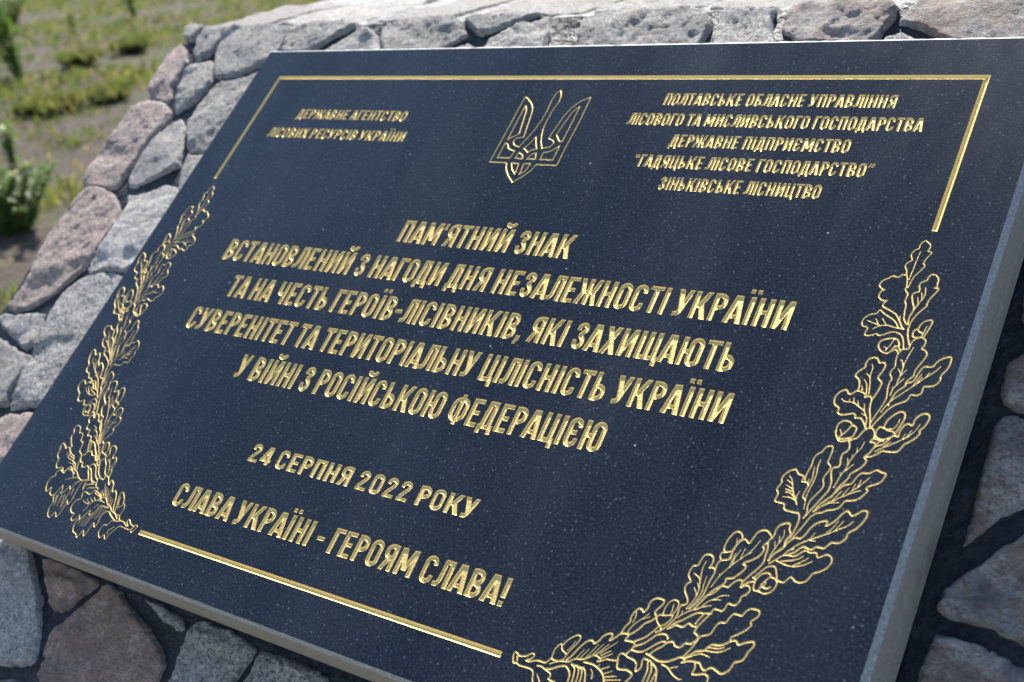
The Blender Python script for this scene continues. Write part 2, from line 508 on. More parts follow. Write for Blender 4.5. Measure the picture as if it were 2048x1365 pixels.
def stone(poly, tint, frame, seed, h=0.0125, step=0.0042, clampz=None, name='stone', shrink=1.07):
    """poly in (u,v); frame maps (u,v,w) to world minus BASE; w=0 is the joint, stones stand h proud with split facets"""
    P = resample(chamfered(poly), step*1.15)
    c = P.mean(0)
    P = c + (P-c)*shrink
    off = Vector((seed*3.17, seed*1.91, seed*0.73))
    for q in P:                                          # ragged outline
        nv = Vector((q[0], q[1], 0))
        q[0] += noise.noise(nv*70+off)*0.0022; q[1] += noise.noise(nv*70-off)*0.0022
    n = len(P)
    gx = np.arange(P[:, 0].min(), P[:, 0].max(), step); gy = np.arange(P[:, 1].min(), P[:, 1].max(), step*0.87)
    X, Y = np.meshgrid(gx, gy, indexing='ij')
    X = X+(np.arange(len(gy)) % 2)[None, :]*step*0.5
    Q = np.stack([X.ravel(), Y.ravel()], 1)+rng.uniform(-.25, .25, (X.size, 2))*step
    Q = Q[inside_poly(Q, P)]
    if len(Q) == 0: return None
    dq = edge_distance(Q, P)
    Q, dq = Q[dq > step*0.7], dq[dq > step*0.7]
    pts = np.vstack([P, Q]); dist = np.r_[np.zeros(n), dq]
    out = geometry.delaunay_2d_cdt([Vector(p) for p in pts], [], [list(range(n))], 1, 1e-7)
    vco, tri, orig = out[0], out[2], out[3]
    size = np.sqrt(np.mean(np.sum((P-c)**2, 1)))
    base = np.array(tint)*random.uniform(0.86, 1.12)
    contrast = random.uniform(0.25, 1.0)
    planes = []
    for k in range(random.randint(4, 7)):
        a = random.uniform(0, 6.283); g = random.uniform(0.02, 0.11)
        planes.append((math.cos(a)*g, math.sin(a)*g, g*size*random.uniform(0.15, 0.75)))
    t0 = (random.uniform(-0.03, 0.03), random.uniform(-0.03, 0.03))
    bev = random.uniform(0.0035, 0.0065); rough = random.uniform(0.45, 1.15)
    verts, cols = [], []
    dmap = [dist[o[0]] if o else 0.0 for o in orig]
    for q, d in zip(vco, dmap):
        nv = Vector((q.x, q.y, 0)); x, y = q.x-c[0], q.y-c[1]
        wob = noise.noise(nv*24+off)
        f = h+t0[0]*x+t0[1]*y
        for px, py, pd in planes: f = min(f, h+pd-px*x-py*y+0.004*wob)
        f = max(f, 0.72*h)
        e = min(1.0, d/bev); e = 1-(1-e)**1.7
        k = wob*0.0016+rough*(noise.noise(nv*55+off)*0.0018-abs(noise.noise(nv*100-off))*0.0022+noise.noise(nv*210+off)*0.0011)
        w = f*e+k*(0.3+0.7*e)
        if d <= 0: w = min(w, 0.001)
        if clampz is not None: w = min(w, clampz(q.x, q.y))
        verts.append(frame(q.x, q.y, w))
        m = max(0.0, min(1.0, 0.95-d/0.009+0.9*noise.noise(nv*38+off)))
        cols.append(np.r_[base*(1-0.8*m)+np.array(RIM)*0.8*m, contrast*(1-0.7*m)])
    faces = [tuple(f) for f in tri]
    b0 = len(verts)
    idx0 = {o[0]: i for i, o in enumerate(orig) if o and o[0] < n}
    for i in range(n):
        verts.append(frame(P[i][0], P[i][1], -0.05)); cols.append(np.r_[np.array(RIM)*0.3, 0.2])
    for i in range(n):
        j = (i+1) % n
        if i in idx0 and j in idx0: faces.append((idx0[i], b0+i, b0+j, idx0[j]))
    me = py_mesh(name, verts, faces, True)
    a = me.color_attributes.new('tint', 'FLOAT_COLOR', 'POINT')
    a.data.foreach_set('color', np.array(cols, np.float32).ravel())
    a = me.attributes.new('patina', 'FLOAT', 'POINT')
    stained = tint in (TINT['b'], TINT['r'])
    a.data.foreach_set('value', np.full(len(me.vertices), 1.0 if stained else random.uniform(0.05, 0.35), np.float32))
    return link_mesh(name, me, STONE, mon)

def front(u, v, w): return W(u, v, FZ+0.002+w)
def under_plaque(u, v):
    if abs(u) < 0.515 and -0.372 < v < 0.36: return 0.009
    return 1.0
SL = []
for line in STONES.strip().split('\n'):
    col, s = line.split(';')
    SL.append((col, [tuple(float(c)/1000 for c in a.split(',')) for a in s.split()]))
sd = 1
for col, poly in SL:
    lowc = sum(b for a, b in poly)/len(poly) < -0.34 or min(a for a, b in poly) > 0.5
    stone(poly, TINT[col], front, sd, clampz=under_plaque, shrink=1.13 if lowc else 1.07); sd += 1

# stones of the same face that only show from another position: cells packed into the free places
def clip_half(poly, px, py, nx, ny):
    out = []
    for i in range(len(poly)):
        a, b = poly[i-1], poly[i]
        da = (a[0]-px)*nx+(a[1]-py)*ny; db = (b[0]-px)*nx+(b[1]-py)*ny
        if (da <= 0) != (db <= 0):
            t = da/(da-db); out.append((a[0]+(b[0]-a[0])*t, a[1]+(b[1]-a[1])*t))
        if db <= 0: out.append(b)
    return out
def packed(seeds, blockers, box):
    """one cell round each seed, kept clear of the others"""
    cells = []
    for k, p in enumerate(seeds):
        poly = list(box)
        for j, q in enumerate(list(seeds)+list(blockers)):
            if j == k: continue
            dx, dy = q[0]-p[0], q[1]-p[1]
            f = 0.5 if j < len(seeds) else 0.90
            poly = clip_half(poly, p[0]+dx*f, p[1]+dy*f, dx, dy)
            if len(poly) < 3: break
        if len(poly) >= 3: cells.append(poly)
    return cells
block = []
for _, poly in SL:
    for i in range(len(poly)):
        a, b = poly[i-1], poly[i]
        block += [(a[0]+(b[0]-a[0])*t, a[1]+(b[1]-a[1])*t) for t in (0, .33, .67)]
cand = []
for i in range(13):
    for j in range(9):
        cand.append((-0.74+i*0.124+random.uniform(-.03, .03), -0.56+j*0.124+random.uniform(-.03, .03)))
traced = [np.array(poly) for _, poly in SL]
seeds = []
for c in cand:
    if abs(c[0]) < 0.55 and -0.34 < c[1] < 0.40: continue
    if abs(c[0]) > 0.77 or c[1] < -0.58 or c[1] > 0.43: continue
    Q = np.array([c])
    if any(inside_poly(Q, P)[0] or edge_distance(Q, P)[0] < 0.035 for P in traced): continue
    seeds.append(c)
seeds = seeds[:34]
def area(poly): return 0.5*abs(sum(poly[i-1][0]*poly[i][1]-poly[i][0]*poly[i-1][1] for i in range(len(poly))))
for poly in packed(seeds, block, [(-.80, -.61), (.80, -.61), (.80, .455), (-.80, .455)]):
    if area(poly) < 0.003: continue
    stone(poly, TINT[random.choice('ggbbpw')], front, sd, step=0.008, clampz=under_plaque, shrink=0.955); sd += 1

# stones on the level top, seen edge-on along the ridge
ridge = M @ Vector((0, YT, FZ))
def topf(u, v, w): return Vector((u, ridge.y+v+0.016, ridge.z+w-0.006)) - BASE
u = XL-0.01
TOPT = [(0.37, 0.345, 0.315), (0.40, 0.38, 0.35), (0.34, 0.315, 0.29)]
tw = [0.15, 0.19, 0.17, 0.21, 0.16, 0.2, 0.18, 0.17, 0.2]
for i, t in enumerate(tw):
    hw = t/2-0.008
    cx = u+t/2
    pl = [(cx-hw, 0.002), (cx-hw*0.3, -0.012), (cx+hw*0.5, -0.008), (cx+hw, 0.004), (cx+hw*1.02, 0.10), (cx+hw*0.9, 0.20), (cx, 0.215), (cx-hw*0.95, 0.20), (cx-hw*1.02, 0.1)]
    stone(pl, TOPT[i % 3], topf, sd, h=0.017, step=0.006); sd += 1
    u += t
seeds = [(-.64+i*.26+random.uniform(-.04, .04), .38+random.uniform(-.03, .03)) for i in range(6)]
for poly in packed(seeds, [], [(XL, .225), (-XL, .225), (-XL, .53), (XL, .53)]):
    stone(poly, TOPT[sd % 3], topf, sd, step=0.012, shrink=0.955); sd += 1
# stones on the left flank
flx = (M @ Vector((XL, 0, 0))).x
ft, fb = M @ Vector((0, YT, FZ)), M @ Vector((0, YB, FZ))
def flank(u, v, w): return Vector((flx-w, u, v)) - BASE
fbox = [(fb.y+.01, -.02), (ft.y+.54, -.02), (ft.y+.54, ft.z-.01), (ft.y+.01, ft.z-.01), (fb.y+.01, fb.z-.01)]
seeds = []
for j in range(5):
    for i in range(5):
        c = (fb.y+.13+i*.235+random.uniform(-.05, .05), .10+j*.235+random.uniform(-.05, .05))
        if inside_poly(np.array([c]), np.array(fbox))[0]: seeds.append(c)
for poly in packed(seeds[:16], [], fbox):
    stone(poly, TINT[random.choice('ggpw')], flank, sd, step=0.012, shrink=0.955); sd += 1

# ================================================================== MEMORIAL PLAQUE
plaque = empty('memorial_plaque', CENTRE, 'polished black granite plaque engraved with gilded lettering, trident and oak branches', 'plaque', rot=(TILT, 0, 0))
HX, HT, HB = 0.5, 0.3500, -0.3562               # polished face
CH, TH = 0.005, 0.060                           # chamfer and thickness

# ---- engraving as a signed distance raster: negative inside a cut
G = 0.0004
X0, X1, Y0, Y1 = -0.496, 0.496, -0.350, 0.320
NX, NY = int(round((X1-X0)/G))+1, int(round((Y1-Y0)/G))+1
SDF = np.full((NX, NY), 0.01, np.float32)
OWN = np.full((NX, NY), -1, np.int16)
PARTS = []                                      # owner index -> description
def window(x0, y0, x1, y1, pad=0.0015):
    i0 = max(0, int((x0-pad-X0)/G)); i1 = min(NX, int((x1+pad-X0)/G)+2)
    j0 = max(0, int((y0-pad-Y0)/G)); j1 = min(NY, int((y1+pad-Y0)/G)+2)
    xs = (X0+np.arange(i0, i1)*G)[:, None]; ys = (Y0+np.arange(j0, j1)*G)[None, :]
    return i0, i1, j0, j1, xs, ys
def put(win, d, own):
    i0, i1, j0, j1 = win[:4]
    s = SDF[i0:i1, j0:j1]; o = OWN[i0:i1, j0:j1]
    m = d < s
    s[m] = d[m]; o[m] = own
def seg_dist(xs, ys, a, b, ra, rb):
    dx, dy = b[0]-a[0], b[1]-a[1]
    L2 = dx*dx+dy*dy+1e-18
    t = np.clip(((xs-a[0])*dx+(ys-a[1])*dy)/L2, 0, 1)
    return np.hypot(xs-a[0]-t*dx, ys-a[1]-t*dy)-(ra+(rb-ra)*t)
def box_dist(xs, ys, a, b, r):
    """bar from a to b with square ends"""
    dx, dy = b[0]-a[0], b[1]-a[1]
    L = math.hypot(dx, dy)+1e-12; dx /= L; dy /= L
    u = (xs-a[0])*dx+(ys-a[1])*dy; v = -(xs-a[0])*dy+(ys-a[1])*dx
    return np.maximum(np.maximum(-u, u-L), np.abs(v)-r)
def stroke(pts, own, r, taper=None):
    n = len(pts)
    for i in range(n-1):
        a, b = pts[i], pts[i+1]
        ra = rb = r
        if taper:
            ra = r*(taper+(1-taper)*min(1, i/max(1, n*0.5))); rb = r*(taper+(1-taper)*min(1, (i+1)/max(1, n*0.5)))
        w = window(min(a[0], b[0])-r, min(a[1], b[1])-r, max(a[0], b[0])+r, max(a[1], b[1])+r)
        put(w, seg_dist(w[4], w[5], a, b, ra, rb), own)

# ---- condensed capitals; unit = cap height
SW = 0.168; HS = SW/2; HB_ = 0.150
def arc(cx, cy, r, a0, a1, n=9, ry=None):
    ry = r if ry is None else ry
    return [(cx+r*math.cos(math.radians(a0+(a1-a0)*k/n)), cy+ry*math.sin(math.radians(a0+(a1-a0)*k/n))) for k in range(n+1)]
def R_(x0, y0, x1, y1): return ('r', x0, y0, x1, y1)
def L_(x0, y0, x1, y1, w=SW): return ('l', x0, y0, x1, y1, w)      # slanted bar cut level at both ends
def P_(pts, closed=False): return ('p', pts, closed)
def ring(x0, x1, y0=0.0, y1=1.0):
    c = (x0+x1)/2; r = (x1-x0)/2-HS; ry = min(r*1.05, 0.2)
    return P_(arc(c, y1-HS-ry+0.01, r, 0, 180, 12, ry)+arc(c, y0+HS+ry-0.01, r, 180, 360, 12, ry), True)
def c_path(W_, top=0.69, bot=0.31):
    c = W_/2; r = W_/2-HS; ry = r*1.05
    return [(W_-HS, top)]+arc(c, 1-HS-ry+0.01, r, 0, 180, 12, ry)+arc(c, HS+ry-0.01, r, 180, 360, 12, ry)+[(W_-HS, bot)]
def bowl(x0, x1, y0, y1, r=None):
    """right-hand bowl starting on a stem at x0"""
    hh = HB_/2; yy0, yy1 = y0+hh, y1-hh; ry = (yy1-yy0)/2; rr = min(ry, (x1-HS-x0)*0.62)
    return P_([(x0, yy1)]+arc(x1-HS-rr, yy1-rr, rr, 90, 0, 7)+arc(x1-HS-rr, yy0+rr, rr, 0, -90, 7)+[(x0, yy0)])
def mirror(ops, W_):
    out = []
    for o in ops:
        if o[0] == 'r': out.append(('r', W_-o[3], o[2], W_-o[1], o[4]))
        elif o[0] == 'l': out.append(('l', W_-o[1], o[2], W_-o[3], o[4], o[5]))
        else: out.append(('p', [(W_-x, y) for x, y in o[1]], o[2]))
    return out
def stem(x): return R_(x, 0, x+SW, 1)
GL = {}
GL['І'] = (SW, [stem(0)])
GL['Ї'] = (SW+0.10, [R_(0.05, 0, 0.05+SW, 1), R_(-0.04, 1.12, 0.105, 1.27), R_(0.185, 1.12, 0.33, 1.27)])
GL['Н'] = (.49, [stem(0), stem(.49-SW), R_(.1, .5-HB_/2, .4, .5+HB_/2)])
GL['П'] = (.49, [stem(0), stem(.49-SW), R_(.1, 1-HB_, .4, 1)])
GL['О'] = (.485, [ring(0, .485)])
GL['0'] = (.485, [ring(0, .485)])
GL['С'] = (.475, [P_(c_path(.475))])
GL['Є'] = (.475, [P_(c_path(.475)), R_(.1, .5-HB_/2, .36, .5+HB_/2)])
GL['Г'] = (.41, [stem(0), R_(.1, 1-HB_, .41, 1)])
GL['Е'] = (.43, [stem(0), R_(.1, 1-HB_, .43, 1), R_(.1, 0, .43, HB_), R_(.1, .5-HB_/2, .385, .5+HB_/2)])
GL['Т'] = (.47, [R_(.235-HS, 0, .235+HS, 1), R_(0, 1-HB_, .47, 1)])
GL['Р'] = (.47, [stem(0), bowl(.1, .47, .40, 1)])
GL['Ь'] = (.47, [stem(0), bowl(.1, .47, 0, .58)])
GL['В'] = (.485, [stem(0), bowl(.1, .47, .44, 1), bowl(.1, .485, 0, .56)])
GL['Б'] = (.47, [stem(0), bowl(.1, .47, 0, .60), R_(.1, 1-HB_, .44, 1)])
GL['Я'] = (.48, [stem(.48-SW)]+mirror([bowl(.1, .47, .42, 1)], .48)+[L_(HS*0.95, 0, .25, .5)])
GL['И'] = (.52, [stem(0), stem(.52-SW), L_(.10, .02, .42, .98, .165)])
GL['Й'] = (.52, GL['И'][1]+[P_([(.10, 1.27)]+arc(.26, 1.24, .15, 200, 340, 8, .10)+[(.42, 1.27)])])
GL['А'] = (.57, [L_(HS, 0, .255, 1, .18), L_(.57-HS, 0, .315, 1, .18), R_(.16, .17, .41, .17+.14)])
GL['Л'] = (.53, [stem(.53-SW), R_(.15, 1-HB_, .46, 1), P_([(.215, .94), (.205, .40), (.19, .22), (.14, .105), (-.01, .085)])])
GL['Д'] = (.58, [stem(.5-SW), R_(.14, 1-HB_, .44, 1), L_(.15, .08, .215, 1), R_(0, 0, .58, HB_), R_(0, -.16, .16, .1), R_(.42, -.16, .58, .1)])
GL['М'] = (.66, [stem(0), stem(.66-SW), L_(.33, .20, .115, 1, .17), L_(.33, .20, .545, 1, .17)])
GL['К'] = (.57, [stem(0), L_(.20, .40, .47, 1, .185), L_(.47, 0, .26, .60, .19), R_(.1, .42, .30, .57)])
GL['Ж'] = (.82, [R_(.41-HS, 0, .41+HS, 1), L_(.58, .42, .735, 1, .17), L_(.735, 0, .57, .58, .17), L_(.24, .42, .085, 1, .17), L_(.085, 0, .25, .58, .17), R_(.22, .43, .6, .57)])
GL['З'] = (.46, [P_([(.10, .70)]+arc(.23, .775, .135, 180, -60, 12, .145)+[(.25, .53), (.16, .52)]), P_([(.16, .52), (.25, .52)]+arc(.235, .27, .135, 60, -180, 12, .19)+[(.10, .33)])])
GL['У'] = (.54, [L_(.28, .26, .10, 1, .185), L_(.235, .14, .455, 1, .165), P_([(.30, .36), (.255, .18), (.20, .10), (.05, .082)])])
GL['Ф'] = (.70, [R_(.35-HS*.92, -.05, .35+HS*.92, 1.05), P_(arc(.35, .66, .255, 0, 180, 14, .21)+arc(.35, .34, .255, 180, 360, 14, .21), True)])
GL['Х'] = (.56, [L_(.10, 0, .45, 1, .19), L_(.46, 0, .11, 1, .19)])
GL['Ц'] = (.56, [stem(0), stem(.49-SW), R_(.1, 0, .56, HB_), R_(.56-.155, -.18, .56, .1)])
GL['Щ'] = (.80, [stem(0), stem(.365-HS), stem(.73-SW), R_(.1, 0, .80, HB_), R_(.80-.155, -.18, .80, .1)])
GL['Ч'] = (.48, [stem(.48-SW), P_([(HS, 1), (HS, .60)]+arc(.235, .56, .142, 180, 270, 6, .12)+[(.40, .44)])])
GL['Ю'] = (.74, [stem(0), R_(.1, .5-HB_/2, .34, .5+HB_/2), ring(.26, .74)])
GL['2'] = (.46, [P_([(HS, .68)]+arc(.23, .775, .137, 180, -20, 12, .145)+[(.335, .62), (.12, .22), (.10, .12)]), R_(0.01, 0, .44, HB_)])
GL['4'] = (.50, [R_(.265, 0, .265+.17, 1), L_(.085, .2, .31, 1, .165), R_(.005, .17, .50, .17+.15)])
GL['-'] = (.30, [R_(0, .36, .30, .36+.15)])
GL[','] = (.18, [L_(.03, -.15, .09, .17, .12), R_(.01, 0, .18, .18)])
GL['!'] = (SW, [R_(0, .30, SW, 1), R_(0, 0, SW, .18)])
GL["'"] = (.14, [L_(.05, .70, .08, 1.0, .13)])
GL['“'] = (.30, [L_(.08, .72, .05, .98, .12), L_(.24, .72, .21, .98, .12)])
GL['”'] = (.34, [L_(.03, .70, .11, 1.0, .12), L_(.21, .70, .29, 1.0, .12)])
SIDE = {'А': .0, 'Т': .015, 'У': .01, 'Х': .01, 'Г': .03, 'Л': .02, 'Д': .01, 'Ж': .005, 'К': .03, 'О': .04, 'С': .04, 'Є': .04, 'З': .035, 'Ф': .03, '-': .03, ',': .02, "'": .02, 'Ї': .02, '4': .02}
def text_layout(txt):
    x = 0.0; out = []; prev = None
    for ch in txt:
        if ch == ' ': x += 0.19; prev = None; continue
        w, ops = GL[ch]
        s = SIDE.get(ch, 0.05)
        left = s; right = s
        if ch == 'Г': left, right = .05, .0
        if ch == 'К': left, right = .05, .01
        if ch == 'Р': left, right = .05, .03
        if ch == 'Ц' or ch == 'Щ': left, right = .05, .0
        x += left
        out.append([ch, x, w]); x += w+right
        prev = ch
    return out
def draw_text(txt, base, cap, refs, own):
    """refs: two (char index, 'l'/'r', plaque x) pairs fix the start and the letter spacing"""
    lay = text_layout(txt)
    idx = [i for i, ch in enumerate(txt) if ch != ' ']
    pos = {}
    for k, i in enumerate(idx): pos[i] = k
    def nat(ref):
        k = pos[ref[0]]; ch, x, w = lay[k]
        return (x if ref[1] == 'l' else x+w), k+txt[:ref[0]].count(' ')
    (xa, ka), (xb, kb) = nat(refs[0]), nat(refs[1])
    tr = 0.008                                   # the lettering is stretched to its measured length
    sx = (refs[1][2]-refs[0][2])/cap/((xb-xa)+(kb-ka)*tr)
    x_org = refs[0][2]/(cap*sx)-xa-ka*tr
    for k, (ch, x, w) in enumerate(lay):
        i = idx[k]
        draw_glyph(ch, (x_org+x+tr*(k+txt[:i].count(' ')))*cap*sx, base, cap, sx, own)
def draw_glyph(ch, ox, oy, cap, sx, own):
    w, ops = GL[ch]
    f = lambda p: (ox+p[0]*cap*sx, oy+p[1]*cap)
    for o in ops:
        if o[0] == 'r':
            a = f((o[1], o[2])); b = f((o[3], o[4]))
            wi = window(a[0], a[1], b[0], b[1])
            d = np.maximum(np.maximum(a[0]-wi[4], wi[4]-b[0]), np.maximum(a[1]-wi[5], wi[5]-b[1]))
            put(wi, d, own)
        elif o[0] == 'l':
            a = f((o[1], o[2])); b = f((o[3], o[4])); hw = o[5]*cap*sx/2
            wi = window(min(a[0], b[0])-hw, a[1], max(a[0], b[0])+hw, b[1])
            sl = (b[0]-a[0])/(b[1]-a[1]); cs = 1/math.hypot(1, sl)
            d = np.maximum((np.abs(wi[4]-(a[0]+sl*(wi[5]-a[1])))-hw)*cs, np.maximum(a[1]-wi[5], wi[5]-b[1]))
            put(wi, d, own)
        else:
            pts = [f(p) for p in o[1]]; r = HS*cap*0.96*math.sqrt(sx)
            if o[2]: pts = pts+[pts[0]]
            n = len(pts)
            for i in range(n-1):
                a, b = pts[i], pts[i+1]
                wi = window(min(a[0], b[0])-r, min(a[1], b[1])-r, max(a[0], b[0])+r, max(a[1], b[1])+r)
                end = (not o[2]) and (i == 0 or i == n-2)
                d = box_dist(wi[4], wi[5], a, b, r) if end else seg_dist(wi[4], wi[5], a, b, r, r)
                put(wi, d, own)
def new_part(name, parent_idx=None, label=None, depth=0.0016, slope=1.05, grain=0.00016):
    PARTS.append(dict(name=name, parent=parent_idx, label=label, depth=depth, slope=slope, grain=grain))
    return len(PARTS)-1

TEXT = [
 ('ДЕРЖАВНЕ АГЕНТСТВО', .2352, .0150, (1, 'l', -.3640), (16, 'l', -.2152)),
 ('ЛІСОВИХ РЕСУРСІВ УКРАЇНИ', .2043, .0150, (8, 'l', -.3320), (23, 'r', -.1806)),
 ('ПОЛТАВСЬКЕ ОБЛАСНЕ УПРАВЛІННЯ', .2657, .0157, (0, 'l', .1349), (28, 'r', .3746)),
 ('ЛІСОВОГО ТА МИСЛИВСЬКОГО ГОСПОДАРСТВА', .2386, .0157, (12, 'l', .1911), (36, 'r', .4068)),
 ('ДЕРЖАВНЕ ПІДПРИЄМСТВО', .2115, .0155, (1, 'l', .1732), (19, 'l', .3309)),
 ('“ГАДЯЦЬКЕ ЛІСОВЕ ГОСПОДАРСТВО”', .1846, .0155, (1, 'l', .1392), (27, 'l', .3535)),
 ('ЗІНЬКІВСЬКЕ ЛІСНИЦТВО', .1576, .0157, (2, 'l', .1854), (19, 'l', .3208)),
 ("ПАМ'ЯТНИЙ ЗНАК", .0670, .0287, (0, 'l', -.1092), (13, 'r', .1117)),
 ('ВСТАНОВЛЕНИЙ З НАГОДИ ДНЯ НЕЗАЛЕЖНОСТІ УКРАЇНИ', .0183, .0289, (0, 'l', -.3521), (45, 'r', .3542)),
 ('ТА НА ЧЕСТЬ ГЕРОЇВ-ЛІСІВНИКІВ, ЯКІ ЗАХИЩАЮТЬ', -.0298, .0289, (0, 'l', -.3115), (43, 'l', .3064)),
 ('СУВЕРЕНІТЕТ ТА ТЕРИТОРІАЛЬНУ ЦІЛІСНІСТЬ УКРАЇНИ', -.0777, .0289, (3, 'l', -.2932), (46, 'r', .3319)),
 ('У ВІЙНІ З РОСІЙСЬКОЮ ФЕДЕРАЦІЄЮ', -.1258, .0289, (2, 'l', -.2050), (30, 'l', .2107)),
 ('24 СЕРПНЯ 2022 РОКУ', -.2112, .0194, (0, 'l', -.1435), (17, 'l', .1090)),
 ('СЛАВА УКРАЇНІ - ГЕРОЯМ СЛАВА!', -.2762, .0250, (3, 'l', -.1587), (28, 'r', .2068)),
]
for t, base, cap, r0, r1 in TEXT:
    small = cap < 0.02
    k = new_part('text_line', depth=0.0007 if small else 0.0011, slope=1.8, grain=0.00009)
    draw_text(t, base, cap, (r0, r1), k)

# ---- gilded rules
def rule(own, x0, y0, x1, y1):
    w = window(x0, y0, x1, y1)
    put(w, np.maximum(np.maximum(x0-w[4], w[4]-x1), np.maximum(y0-w[5], w[5]-y1)), own)
T_ = 0.0050
k = new_part('border_rule', depth=0.0018, slope=0.9, grain=0.00006)
rule(k, -.4525, .3060-T_, .4495, .3060)
rule(k, -.4525, .1340, -.4525+T_, .3060)
rule(k, .4495-T_, .1315, .4495, .3060)
k = new_part('border_rule', depth=0.0018, slope=0.9, grain=0.00006)
rule(k, -.2290, -.3152, .2256, -.3152+T_)

# ---- trident
EMB = """-411,2747 -415,2528 -413,2273 -419,2028 -420,1812 -190,1811 -175,1764 -148,1717 -79,1636 12,1558 94,1635 158,1710 179,1759 195,1807 450,1809 448,2082 457,2373 446,2750 344,2693 267,2591 224,2466 199,2305 178,2169 240,2147 268,2124 273,2100 252,2050 161,2028 101,2129 72,2202 48,2288 41,2349 40,2399 43,2537 68,2676 61,2752 43,2803 13,2854 -23,2796 -35,2700 -26,2561 -29,2422 -54,2284 -102,2146 -139,2034 -209,2056 -244,2091 -254,2122 -234,2154 -149,2169 -175,2318 -209,2506 -229,2582 -253,2620 -284,2658 -366,2728 -411,2747
-345,2625 -345,2351 -341,2131 -281,2177 -230,2216 -264,2379 -292,2530 -313,2581 -345,2625
367,2618 331,2574 307,2530 281,2393 255,2221 336,2132 369,2134 370,2322 368,2494 367,2618
-351,2081 -313,2076 -271,2016 -230,1993 -169,1977 -184,1879 -347,1877 -351,2081
364,2073 369,1876 205,1880 206,1970 253,1978 288,1998 329,2029 364,2073
10,2187 -22,2100 -68,2019 9,1967 39,1999 100,2014 46,2103 10,2187
-104,1962 -41,1928 -26,1898 -20,1875 -116,1882 -104,1962
121,1960 90,1952 68,1939 42,1878 144,1877 121,1960
-128,1815 -107,1773 -81,1732 -15,1670 -32,1807 -128,1815
29,1811 118,1815 103,1731 81,1694 46,1674 29,1811"""
k = new_part('trident_emblem', depth=0.0009, slope=1.0, grain=0.00008)
for line in EMB.strip().split('\n'):
    pts = [tuple(float(c)/1e4 for c in a.split(',')) for a in line.split()]
    stroke(pts, k, 0.00070)

